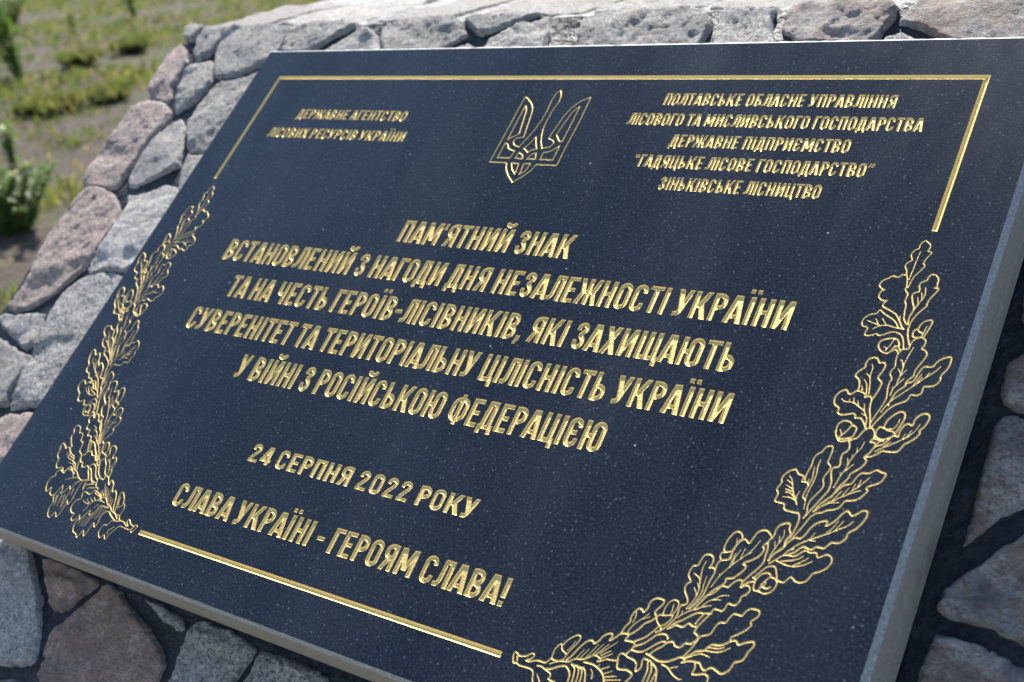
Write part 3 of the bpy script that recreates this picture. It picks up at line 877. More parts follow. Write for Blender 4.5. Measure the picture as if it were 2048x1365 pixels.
# ---- oak branches
UP = """leaf1;o;4413,734 4429,831 4454,881 4476,919 4486,953 4484,971 4471,981 4480,1027 4498,1068 4507,1096 4473,1108 4479,1130 4480,1160 4473,1178 4441,1205 4428,1210 4410,1196 4394,1167 4393,1127 4367,1106 4351,1074 4351,1050 4369,1012 4368,997 4342,976 4332,945 4341,922 4358,894 4364,865 4379,831 4392,785 4401,733
leaf1;v;4417,1099 4411,1044 4406,965 4404,905 4399,809
leaf2;o;4356,852 4332,849 4306,822 4265,830 4229,801 4197,777 4180,748 4180,724 4208,695 4233,686 4212,674 4203,637 4209,609 4232,588 4264,580 4285,583 4269,563 4261,539 4277,518 4321,500 4366,477 4393,461 4426,419 4451,383 4475,346 4491,331
leaf2;v;4428,454 4438,410
stem;o;4401,733 4397,715 4410,693 4428,671 4429,636 4428,596 4445,563 4451,506 4458,464 4465,430 4488,394 4510,382 4508,396 4503,447 4514,494 4519,526 4535,569
leaf3;o;4511,488 4516,537 4491,592 4476,631 4468,659 4480,684 4509,699 4510,728 4498,762 4507,793 4543,817 4548,850 4564,876 4592,879 4617,864 4632,837 4634,802 4636,758 4622,751 4652,752 4655,732 4632,679 4612,631 4605,589 4609,573 4587,535 4558,486 4534,423 4525,370 4528,325 4540,276 4562,223 4574,197
leaf3;v;4552,748 4562,711 4565,665 4553,623 4535,569
leaf3;v;4536,694 4552,635
leaf3;v;4516,647 4538,575
leaf4;o;4470,331 4443,344 4419,378 4386,408 4335,436 4294,459 4266,481 4249,482 4235,448 4203,438 4167,413 4146,375 4147,340 4162,316 4204,305 4200,261 4202,238 4227,228 4262,241 4294,257 4309,245 4345,253 4381,278 4424,293 4469,286 4500,259 4523,212 4539,155
leaf4;v;4184,371 4264,348 4310,340 4355,349 4406,339 4470,331 4491,331
leaf4;v;4244,400 4277,353
leaf4;v;4294,410 4345,351
leaf4;v;4248,297 4272,320 4310,340
acorn1;o;4597,347 4604,353 4612,394 4636,423 4664,441 4689,441 4693,411 4685,365 4674,318 4668,289
acorn1;o;4652,315 4622,322 4598,344 4575,326 4575,293 4586,269 4623,269 4644,277
acorn1;v;4662,381 4654,318
acorn1;o;4652,315 4646,278
acorn2;o;4500,175 4485,212 4460,233 4414,229 4367,211 4341,185 4340,150 4362,114 4397,92 4430,91 4460,118 4484,136 4513,107
acorn2;v;4406,110 4431,170 4447,229
acorn2;o;4466,164 4495,163 4519,136
acorn2;v;4385,143 4408,135
acorn2;v;4449,125 4468,156
leaf5;o;4514,104 4527,131 4541,147 4577,153 4583,198 4602,246 4628,267 4659,274 4687,253 4693,232 4689,198 4679,174 4714,155 4730,132 4730,99 4715,53 4692,-11 4684,-50 4684,-83 4662,-119 4645,-149 4648,-183 4618,-218 4594,-257 4582,-300 4569,-357
leaf5;o;4514,104 4511,65 4516,16 4524,-22 4505,-69 4506,-96 4526,-125 4529,-152 4522,-164 4523,-217 4532,-268 4538,-319 4528,-373 4517,-421 4502,-470 4486,-534
leaf5;v;4615,173 4595,74 4587,13 4587,-41 4586,-88 4580,-154 4580,-189 4564,-221 4560,-283
leaf5;v;4547,48 4566,33 4585,-11
leaf5;v;4551,-35 4586,-79
leaf5;v;4621,-35 4591,-90
leaf5;v;4624,-117 4581,-186
leaf5;v;4555,-208 4565,-227
leaf6;o;4647,-154 4693,-135 4709,-85 4723,-30 4746,12 4803,18 4825,63 4850,96 4888,120 4919,128 4926,73 4916,13 4888,-44 4891,-84 4876,-127 4848,-149 4790,-165 4786,-188 4783,-229 4754,-249 4712,-254 4702,-290 4685,-316 4640,-347 4604,-377 4576,-416 4545,-480 4520,-530 4503,-576
leaf6;v;4867,35 4837,-17 4785,-78 4731,-146 4676,-213 4621,-281 4580,-329 4555,-380 4533,-439
leaf6;v;4797,-32 4781,-79
leaf6;v;4745,-56 4708,-161
leaf6;v;4757,-83 4732,-134
leaf6;v;4574,-376 4568,-354
leaf7;o;4304,-284 4300,-237 4284,-186 4251,-162 4243,-145 4260,-106 4294,-65 4291,-29 4303,10 4332,32 4368,32 4395,-6 4434,0 4447,-28 4441,-76 4422,-133 4434,-155 4462,-180 4463,-221 4454,-276 4434,-344
leaf7;v;4340,-27 4357,-60 4357,-102 4359,-144 4376,-201 4395,-298
leaf7;v;4321,-120 4356,-141
leaf7;v;4319,-174 4353,-216 4376,-301
leaf7;v;4319,-234 4336,-273
leaf8;o;4434,-344 4417,-320 4396,-318 4374,-331 4372,-308 4342,-292 4299,-285 4283,-300 4264,-321 4238,-322 4223,-298 4203,-293 4170,-319 4148,-359 4146,-401 4165,-439 4204,-461 4204,-497 4220,-514 4252,-517 4294,-503 4331,-491 4351,-504 4354,-524 4397,-522 4423,-543 4447,-579 4460,-599
leaf8;v;4198,-377 4230,-398 4276,-395 4319,-402 4351,-423 4400,-449 4422,-480 4443,-516 4454,-577
leaf8;v;4263,-368 4268,-394
leaf8;v;4290,-349 4304,-393
leaf8;v;4328,-371 4350,-417
leaf8;v;4388,-393 4405,-448
leaf8;v;4389,-480 4423,-491
stem;o;4433,-344 4434,-384 4445,-440 4466,-500 4489,-579
acorn3;o;4351,-597 4345,-579 4313,-564 4276,-568 4247,-598 4241,-637 4248,-683 4273,-726 4299,-747 4334,-740 4362,-724 4382,-699 4392,-655 4393,-613 4375,-598 4351,-597 4329,-646 4300,-689 4281,-719
acorn3;v;4272,-646 4297,-689
acorn3;o;4293,-727 4333,-719 4374,-701
leaf9;o;4377,-726 4396,-712 4426,-690 4439,-656 4459,-616 4481,-596 4506,-588 4532,-612 4544,-646 4545,-672 4529,-709 4560,-708 4575,-728 4567,-761 4546,-812 4523,-842 4547,-868 4542,-905 4518,-946 4487,-978 4464,-1008 4457,-1046 4437,-1085 4402,-1149 4395,-1182 4382,-1215 4349,-1257 4314,-1306 4288,-1367
leaf9;o;4364,-729 4380,-752 4389,-787 4384,-819 4355,-851 4354,-893 4362,-933 4358,-964 4325,-979 4315,-1004 4326,-1048 4342,-1091 4345,-1131 4343,-1178 4319,-1234 4292,-1296 4266,-1357 4231,-1435
leaf9;v;4488,-717 4479,-774 4459,-814 4438,-865 4423,-920 4416,-973 4396,-1028 4388,-1076 4376,-1139
leaf9;v;4450,-777 4457,-815
leaf9;v;4431,-841 4437,-868
leaf9;v;4403,-878 4420,-923
leaf9;v;4465,-921 4423,-979
leaf9;v;4384,-1005 4394,-1031
acorn4;o;4592,-569 4599,-515 4622,-469 4652,-431 4682,-410 4711,-415 4722,-445 4719,-492 4705,-552 4694,-601
acorn4;o;4560,-570 4592,-569 4633,-585 4681,-593 4692,-617 4649,-654 4613,-672 4569,-662 4549,-640 4548,-604 4560,-570
acorn4;o;4692,-617 4718,-628 4722,-611
acorn4;v;4691,-471 4687,-519 4668,-565 4622,-576
leaf10;o;4721,-624 4719,-586 4729,-543 4747,-511 4772,-503 4796,-511 4802,-466 4817,-427 4850,-400 4883,-394 4901,-416 4900,-453 4887,-502 4860,-548 4869,-567 4847,-613 4810,-656 4782,-682 4752,-747 4694,-764 4641,-767 4610,-799 4566,-833 4525,-834
leaf10;v;4852,-488 4830,-554 4799,-601 4761,-640 4715,-680 4678,-708 4634,-742 4587,-783
leaf10;o;4679,-620 4657,-666 4625,-713 4578,-738
leaf10;o;4547,-672 4590,-684 4625,-682
leaf10;o;4575,-728 4597,-693
leaf10;v;4804,-554 4786,-609
leaf10;v;4766,-592 4758,-635
leaf10;v;4683,-679 4638,-726
leaf11;o;4168,-1145 4145,-1135 4137,-1095 4143,-1042 4151,-993 4149,-942 4163,-897 4195,-864 4210,-824 4229,-807 4261,-803 4270,-848 4268,-901 4268,-943 4298,-973 4298,-1009 4278,-1065 4277,-1096 4293,-1133 4290,-1175 4265,-1226 4237,-1283 4231,-1330 4240,-1378 4238,-1414 4231,-1435
leaf11;v;4210,-1365 4202,-1306 4195,-1257 4201,-1189 4210,-1131 4212,-1063 4203,-993 4206,-935
leaf11;v;4179,-998 4185,-1054 4192,-1104 4183,-1162 4175,-1210 4169,-1263 4196,-1287
leaf11;v;4170,-1109 4174,-1149
leaf12;o;4177,-1159 4166,-1140 4129,-1143 4122,-1135 4125,-1108 4109,-1091 4077,-1087 4054,-1061 4037,-1054 4001,-1077 3971,-1115 3960,-1154 3970,-1183 3956,-1228 3955,-1254 3974,-1281 3969,-1323 3973,-1348 4008,-1353 4048,-1356 4059,-1389 4078,-1403 4118,-1406 4160,-1407 4180,-1404 4197,-1431 4204,-1474 4198,-1537 4186,-1596 4168,-1634 4161,-1685
leaf12;v;4010,-1117 4040,-1142 4063,-1194 4089,-1250 4116,-1290 4145,-1339
leaf12;v;4004,-1155 4052,-1176
leaf12;v;4009,-1198 4071,-1218
leaf12;v;4016,-1233 4081,-1241
leaf12;v;4025,-1259 4067,-1257 4104,-1282
leaf12;v;4015,-1302 4070,-1293 4119,-1305
leaf12;v;4133,-1225 4123,-1268 4127,-1308
leaf13;o;4385,-1209 4423,-1140 4453,-1103 4496,-1081 4516,-1029 4543,-982 4598,-970 4631,-943 4654,-931 4684,-942 4722,-949 4718,-980 4706,-1018 4672,-1050 4630,-1074 4614,-1098 4631,-1109 4613,-1153 4581,-1195 4542,-1216 4496,-1229 4482,-1257 4463,-1297 4429,-1319 4388,-1334 4351,-1362 4314,-1376 4287,-1407 4276,-1424 4257,-1478 4240,-1522 4214,-1584 4181,-1658 4159,-1702 4123,-1750 4091,-1797
leaf13;v;4617,-1002 4583,-1054 4552,-1102 4521,-1133 4497,-1174 4449,-1210 4414,-1243 4375,-1267 4334,-1311 4288,-1367
leaf13;v;4559,-1035 4551,-1092
leaf13;v;4527,-1077 4519,-1134
leaf13;v;4490,-1120 4461,-1187
leaf13;v;4585,-1122 4538,-1145 4497,-1172
leaf13;v;4446,-1155 4398,-1251
leaf13;v;4450,-1255 4382,-1273 4341,-1304
leaf14;o;4181,-1658 4205,-1619 4231,-1604 4266,-1599 4290,-1560 4311,-1499 4348,-1451 4391,-1425 4415,-1421 4417,-1457 4445,-1434 4478,-1393 4506,-1336 4537,-1304 4577,-1336 4607,-1318 4637,-1286 4664,-1275 4682,-1284 4682,-1334 4663,-1388 4637,-1432 4595,-1475 4589,-1520 4565,-1558 4541,-1575 4497,-1581 4458,-1634 4403,-1637 4376,-1665 4351,-1668 4312,-1659 4287,-1676 4258,-1716 4212,-1750
leaf14;v;4605,-1377 4570,-1426 4524,-1459 4476,-1498 4425,-1532 4375,-1567 4332,-1594 4283,-1633 4240,-1677 4204,-1724 4180,-1763
leaf14;v;4495,-1400 4474,-1460 4439,-1510
leaf14;v;4533,-1391 4494,-1477
leaf14;v;4357,-1530 4332,-1594
leaf14;v;4380,-1598 4330,-1597
leaf14;v;4245,-1692 4210,-1712 4180,-1763
leaf15;o;4099,-1850 4142,-1806 4180,-1763 4224,-1752 4260,-1751 4289,-1730 4314,-1697 4341,-1685 4370,-1694 4413,-1683 4433,-1716 4460,-1704 4488,-1681 4519,-1683 4541,-1705 4540,-1748 4518,-1791 4478,-1823 4441,-1848 4424,-1890 4404,-1922 4369,-1939 4332,-1936 4294,-1913 4272,-1941 4250,-1968 4201,-1962
leaf15;v;4410,-1754 4358,-1797 4305,-1824 4266,-1832 4214,-1831 4146,-1816
leaf15;v;4331,-1733 4296,-1767 4242,-1791 4181,-1812
leaf15;v;4374,-1736 4331,-1780 4275,-1827
acorn5;o;4015,-1988 4028,-1979 4057,-1933 4088,-1887 4129,-1866 4156,-1870 4175,-1908 4193,-1947 4207,-1986 4201,-2031 4178,-2069 4138,-2088 4093,-2081 4056,-2080 4042,-2041 4047,-1996 4069,-1952 4112,-1925 4144,-1941 4118,-1988 4097,-2026
acorn5;o;4137,-1951 4181,-1956 4205,-1981
acorn5;o;4091,-2076 4091,-2060 4105,-2040 4144,-2046 4169,-2029
acorn5;o;4033,-2016 3993,-2037 3965,-2066
acorn5;o;4015,-1988 4044,-1994
acorn5;v;4118,-1988 4124,-2019 4108,-2034
leaf16;o;4045,-1649 4060,-1623 4057,-1584 4071,-1544 4103,-1514 4147,-1504 4157,-1549 4181,-1588 4158,-1644 4164,-1692
leaf16;v;4122,-1563 4133,-1616 4116,-1676 4101,-1724 4087,-1777 4084,-1828
leaf16;v;4105,-1620 4117,-1670
leaf16;v;4081,-1668 4100,-1722
stem;o;4159,-1702 4123,-1750 4159,-1710 4110,-1766 4084,-1828
leaf17;o;3710,-1995 3710,-1951 3731,-1917 3784,-1898 3793,-1862 3788,-1819 3800,-1776 3822,-1731 3852,-1707 3893,-1731 3910,-1687 3925,-1638 3953,-1609 3993,-1600 4027,-1620 4048,-1648 4034,-1685 4047,-1738 4050,-1809 4053,-1847 4035,-1901 3994,-1966 3958,-2030
leaf17;o;4030,-1691 4007,-1731 4024,-1749 4007,-1808 3969,-1851 3922,-1886 3906,-1903 3933,-1916 3929,-1950 3905,-1989 3867,-2032 3819,-2050 3823,-2076 3799,-2116 3764,-2152 3735,-2193
leaf17;v;3973,-1689 3949,-1751 3924,-1802 3873,-1870 3824,-1932 3794,-1985 3761,-2043 3743,-2097 3729,-2140
leaf17;v;3821,-1833 3813,-1902 3812,-1958
leaf17;v;3851,-1797 3826,-1876 3827,-1926
leaf17;v;3879,-1782 3870,-1871
leaf17;v;3941,-1797 3906,-1828
leaf17;v;3754,-2025 3761,-2043
acorn6;o;3737,-1845 3716,-1820 3716,-1774 3729,-1720 3752,-1677 3779,-1659 3811,-1672 3827,-1707 3806,-1747 3797,-1799 3788,-1833
acorn6;o;3790,-1824 3757,-1840 3718,-1853 3707,-1884 3724,-1913
acorn6;o;3788,-1833 3788,-1864 3784,-1898
acorn6;v;3789,-1717 3799,-1760 3797,-1805
leaf18;o;3437,-2596 3472,-2572 3508,-2524 3540,-2466 3551,-2420 3547,-2372 3555,-2341 3553,-2341 3590,-2320 3582,-2278 3544,-2233 3528,-2193 3539,-2162 3556,-2141 3525,-2104 3517,-2078 3528,-2019 3562,-2005 3572,-1957 3584,-1915 3611,-1897 3646,-1899 3668,-1928 3668,-1972 3660,-1997 3686,-1990 3709,-2007 3712,-2045 3701,-2103 3695,-2160 3691,-2221 3668,-2277 3629,-2347
leaf18;v;3618,-1951 3609,-2010 3618,-2075 3631,-2138 3644,-2201 3637,-2269 3604,-2357
leaf18;v;3665,-2068 3665,-2140 3671,-2199 3656,-2274 3620,-2355
leaf18;v;3557,-2071 3608,-2094 3633,-2132
leaf18;v;3611,-2138 3637,-2169
leaf18;v;3599,-2180 3630,-2215 3640,-2240
leaf17;o;3707,-1996 3707,-2010
leaf19;o;3517,-2545 3555,-2491 3612,-2446 3665,-2393 3711,-2361 3748,-2356 3801,-2341 3801,-2339 3819,-2301 3874,-2302 3890,-2286 3903,-2234 3941,-2235 3965,-2226 3981,-2197 3983,-2159 4018,-2123 4027,-2088 4013,-2065 3985,-2061 3951,-2086 3950,-2038 3917,-2035 3881,-2072 3857,-2109 3809,-2113 3783,-2158 3752,-2194 3718,-2219 3696,-2264 3657,-2350
leaf19;v;3891,-2173 3837,-2187 3800,-2219 3753,-2254 3716,-2302
leaf19;v;3839,-2222 3784,-2234
leaf19;v;3783,-2283 3720,-2311 3673,-2346
leaf19;o;3735,-2193 3688,-2287 3657,-2350
leaf19;o;3754,-2359 3732,-2403 3716,-2448
leaf19;o;3795,-2352 3765,-2413 3735,-2474
stem;v;3784,-2284 3728,-2304 3682,-2336 3623,-2376 3587,-2410 3561,-2444
stem;v;3580,-2378 3583,-2411
acorn7;o;3439,-2441 3437,-2398 3450,-2355 3476,-2321 3509,-2315 3531,-2338 3531,-2382 3518,-2424 3519,-2453 3505,-2491 3459,-2540 3410,-2507 3402,-2486 3416,-2460 3463,-2451 3512,-2435
acorn7;v;3493,-2348 3499,-2390 3499,-2427
acorn7;o;3459,-2540 3467,-2559
leaf20;o;3171,-2672 3182,-2625 3204,-2580 3199,-2542 3204,-2506 3218,-2477 3240,-2454 3267,-2459 3281,-2473 3301,-2440 3301,-2391 3322,-2355 3351,-2338 3391,-2337 3411,-2346 3405,-2382 3378,-2429 3373,-2454 3393,-2478 3374,-2518 3328,-2555 3299,-2607 3265,-2650 3234,-2678
leaf20;v;3332,-2471 3298,-2519 3257,-2570 3233,-2611 3220,-2653 3233,-2676
leaf20;v;3349,-2495 3296,-2527
leaf20;v;3228,-2580 3231,-2557 3232,-2523 3224,-2486
stem;o;3443,-2549 3410,-2604 3371,-2658 3309,-2705
leaf21;o;3307,-2749 3373,-2711 3415,-2665 3455,-2615 3496,-2594 3531,-2594 3551,-2617
leaf21;o;3305,-2778 3351,-2779 3396,-2766 3440,-2725 3481,-2679 3519,-2650 3551,-2650 3533,-2683 3497,-2718 3461,-2764
leaf22;o;3517,-2545 3547,-2522 3573,-2500 3628,-2499 3666,-2460 3695,-2471 3735,-2474 3731,-2513 3767,-2531 3770,-2563 3738,-2605 3697,-2612 3679,-2641 3656,-2657 3624,-2652 3595,-2628 3551,-2650
leaf23;o;3716,-2713 3732,-2682 3756,-2633 3772,-2576 3788,-2534 3819,-2515 3854,-2494 3866,-2454 3881,-2407 3905,-2385 3935,-2381 3952,-2339 3970,-2302 3999,-2294 4037,-2295 4055,-2258 4082,-2229 4121,-2221 4156,-2230 4155,-2273 4119,-2319 4130,-2348 4104,-2392 4062,-2435 4018,-2474 4022,-2499
leaf24;o;3723,-2758 3768,-2734 3819,-2724 3856,-2724 3883,-2752 3914,-2763 3955,-2730 4002,-2742 4042,-2751 4082,-2718 4095,-2684 4107,-2644 4150,-2621 4168,-2585 4175,-2547 4201,-2489 4191,-2461 4158,-2470 4123,-2490 4089,-2511 4060,-2488 4023,-2503 4000,-2526 3957,-2554 3898,-2566 3868,-2601 3856,-2625 3799,-2647 3762,-2689 3725,-2721 3740,-2732 3723,-2758
leaf24;v;4041,-2550 3992,-2590 3937,-2614 3860,-2621
leaf24;v;3996,-2558 3952,-2581 3871,-2594
leaf24;v;3912,-2661 3846,-2654 3800,-2675 3736,-2720
leaf21;o;3428,-2773 3472,-2780 3533,-2798 3594,-2790 3638,-2767 3696,-2725 3726,-2721
leaf25;o;2823,-3000 2852,-2955 2878,-2895 2903,-2851 2931,-2814 2965,-2800 2994,-2816 3020,-2785 3043,-2737 3080,-2709 3101,-2706 3112,-2718 3101,-2758 3138,-2727 3168,-2689 3206,-2673 3236,-2678 3227,-2722 3265,-2719 3297,-2718 3312,-2739 3301,-2779 3278,-2816
leaf25;o;2699,-3073 2736,-3046 2781,-3025 2842,-3011 2885,-2978 2952,-2958 2992,-2930 3033,-2902 3076,-2910 3094,-2920 3073,-2942 3112,-2923 3137,-2905 3185,-2898 3231,-2887 3221,-2864 3230,-2833 3260,-2825 3300,-2841 3359,-2849 3387,-2872
leaf25;v;2931,-2883 2896,-2962
leaf25;v;2967,-2873 2923,-2963
leaf25;v;3029,-2814 2968,-2945
leaf25;v;3068,-2803 3000,-2928
leaf25;v;3111,-2791 3037,-2901
leaf25;v;3173,-2753 3069,-2878
leaf25;v;3111,-2792 3046,-2890
leaf25;v;3151,-2833 3085,-2889
leaf25;v;3170,-2851 3090,-2913
acorn8;o;2743,-2897 2762,-2859 2794,-2821 2832,-2793 2857,-2799 2860,-2826 2847,-2867 2824,-2914 2805,-2961 2792,-3009 2753,-3033
acorn8;o;2744,-3034 2696,-3029 2689,-2995 2688,-2954 2707,-2916 2726,-2898 2748,-2936 2778,-2952 2805,-2961
acorn8;v;2832,-2843 2818,-2892 2796,-2931
stem;o;2688,-3032 2670,-3062 2650,-3076 2582,-3079 2520,-3106 2486,-3104 2520,-3086 2537,-3064 2535,-3040 2508,-3044 2472,-3075 2413,-3088 2397,-3076 2371,-3071 2360,-3087 2372,-3125 2390,-3153 2413,-3146 2409,-3118 2396,-3093"""
RLOW = """leaf29;o;2413,-3146 2453,-3159 2499,-3157 2545,-3156 2576,-3163 2594,-3186 2606,-3223 2625,-3253
leaf29;o;2600,-3117 2635,-3113 2678,-3124 2714,-3134 2738,-3147 2744,-3169 2734,-3184 2770,-3193 2801,-3192
leaf29;v;2626,-3180 2659,-3211 2679,-3233
leaf28;o;2688,-3117 2728,-3105 2773,-3076 2817,-3054 2850,-3057 2888,-3090 2899,-3134 2901,-3165
leaf28;o;2879,-3024 2911,-3043 2926,-3086 2936,-3155
leaf28;o;2910,-3023 2942,-3033 2962,-3087 2967,-3145
leaf28;o;2952,-3026 2974,-3036 2991,-3082 2998,-3136
leaf28;o;2979,-3018 3009,-3045 3040,-3123
leaf28;o;2874,-3021 2937,-3023 2985,-3021
leaf27;v;3044,-3015 3070,-3035 3082,-3079
leaf27;o;2969,-2977 3047,-2974 3108,-2992 3156,-3021 3191,-3077
leaf27;v;3102,-2958 3096,-2983
leaf27;v;3186,-2953 3129,-2989
leaf27;v;3181,-2953 3128,-2992
leaf27;v;3220,-2978 3157,-3020
leaf27;v;3270,-3004 3181,-3036
leaf27;v;3316,-3020 3194,-3057
leaf27;o;3230,-2893 3250,-2943 3289,-2944 3329,-2935 3380,-2950 3374,-2988 3353,-3028
bud;o;3387,-2872 3395,-2915 3410,-2918 3429,-2885 3420,-2826 3443,-2814 3489,-2821 3546,-2855 3567,-2899 3583,-2958
leaf26;o;3465,-2828 3486,-2893 3483,-2988
leaf26;o;3497,-2829 3517,-2889 3516,-2978
leaf26;o;3556,-2892 3545,-2969
leaf26;v;3767,-2878 3738,-2882 3688,-2863 3630,-2825 3578,-2815
leaf26;v;3708,-2796 3655,-2822
leaf26;o;3824,-2732 3834,-2769 3831,-2815 3874,-2807 3919,-2790 3954,-2802 3960,-2843"""
LLOW = """leaf26;o;-3777,-2681 -3776,-2720 -3835,-2693 -3874,-2725 -3879,-2781 -3958,-2759 -3977,-2763 -4004,-2808 -3990,-2848 -4038,-2871 -4044,-2927 -4018,-2991 -3976,-3029 -3952,-3000 -3932,-2972 -3906,-3036 -3844,-3053 -3811,-3015 -3796,-2958 -3779,-2915 -3753,-2956 -3745,-3001 -3697,-2967 -3669,-2899 -3631,-2929 -3612,-2863 -3567,-2815 -3486,-2782
leaf26;v;-3804,-2851 -3708,-2807 -3620,-2780
leaf26;v;-3744,-2768 -3688,-2799
leaf26;o;-3809,-3030 -3819,-3056 -3770,-3121 -3773,-3190 -3737,-3258 -3682,-3287 -3662,-3248 -3639,-3212 -3585,-3253 -3565,-3195 -3563,-3089 -3579,-3047 -3529,-3089 -3512,-3047 -3520,-2965 -3528,-2883 -3520,-2805
leaf26;v;-3721,-3148 -3762,-3020
leaf26;v;-3678,-3146 -3706,-3007
leaf26;v;-3615,-3154 -3668,-2999
leaf26;v;-3602,-3143 -3623,-3011
leaf26;v;-3608,-3016 -3623,-2950
leaf26;v;-3569,-2984 -3586,-2911
leaf26;v;-3741,-3115 -3778,-3039
bud;o;-3326,-2801 -3440,-2833 -3446,-2888 -3462,-2846 -3476,-2780
bud;v;-3406,-2772 -3347,-2802
leaf27;o;-3101,-2909 -3170,-2880 -3261,-2862 -3297,-2919 -3377,-2903 -3412,-2926 -3388,-2989 -3435,-3022 -3459,-3081 -3437,-3136 -3386,-3161 -3353,-3161 -3355,-3214 -3316,-3238 -3272,-3202 -3261,-3154 -3222,-3197 -3177,-3128 -3147,-3076 -3127,-3123 -3072,-3088 -3057,-3033 -3025,-2996 -2912,-2992
leaf27;v;-3244,-3113 -3226,-3072 -3215,-3025 -3167,-2969 -3101,-2946 -3008,-2955
leaf27;v;-3349,-2995 -3300,-3014 -3229,-3020
leaf27;v;-3306,-2970 -3227,-3009
leaf27;v;-3253,-2951 -3189,-2983
leaf27;v;-3214,-2927 -3159,-2963
leaf27;v;-3140,-2933 -3111,-2950
leaf27;v;-3119,-3047 -3086,-2988
leaf28;o;-3217,-3203 -3247,-3218 -3253,-3271 -3216,-3336 -3144,-3355 -3106,-3386 -3091,-3342 -3071,-3294 -3023,-3347 -3004,-3285 -2995,-3188 -2944,-3227 -2933,-3173 -2943,-3102 -2919,-3045 -2872,-3027 -2800,-3062 -2720,-3094 -2641,-3090
leaf28;v;-3208,-3260 -3173,-3156
leaf28;v;-3162,-3264 -3132,-3154
leaf28;v;-3121,-3262 -3098,-3131
leaf28;v;-3091,-3247 -3073,-3111
leaf28;v;-3050,-3150 -3036,-3021
leaf28;v;-3009,-3147 -3006,-3007
leaf28;v;-2985,-3127 -2965,-3005
leaf28;v;-2960,-3107 -2931,-3019
leaf29;o;-2712,-3092 -2762,-3118 -2782,-3166 -2831,-3171 -2849,-3233 -2830,-3279 -2781,-3310 -2747,-3266 -2703,-3306 -2682,-3258 -2643,-3184 -2609,-3140 -2553,-3134 -2479,-3137 -2432,-3133 -2410,-3099
leaf29;v;-2710,-3250 -2727,-3218 -2672,-3162"""
def parse(s):
    out = []
    for line in s.strip().split('\n'):
        g, kd, pp = line.split(';')
        out.append((g, kd, [tuple(float(c)/1e4 for c in a.split(',')) for a in pp.split()]))
    return out
UPs, RLs, LLs = parse(UP), parse(RLOW), parse(LLOW)
def branch(items, fine=1.0):
    root = new_part('oak_branch', depth=0.0007, slope=0.9, grain=0.00008)
    ids = {'stem': root}
    for g, kd, pts in items:
        if g not in ids:
            nm = 'acorn' if g.startswith('acorn') else ('bud' if g == 'bud' else 'oak_leaf')
            ids[g] = new_part(nm, root, depth=0.0007, slope=0.9, grain=0.00008)
        if len(pts) < 2: continue
        own = ids[g]
        if g == 'stem' and len(pts) < 20: own = new_part('twig', root, depth=0.0007, slope=0.9, grain=0.00008)
        c = catmull(pts, 4) if len(pts) > 2 else pts
        r = random.uniform(0.00050, 0.00068) if kd == 'o' else random.uniform(0.00041, 0.00052)
        stroke(c, own, r*fine, None if kd == 'o' else 0.55)
mirr = lambda L: [(g, kd, [(-x, y) for x, y in pts]) for g, kd, pts in L]
off_low = [(g, kd, [(x, y) for x, y in pts if y < -0.3265]) for g, kd, pts in mirr(LLs)]
branch(UPs+RLs+off_low)
branch(mirr(UPs)+LLs, 0.86)

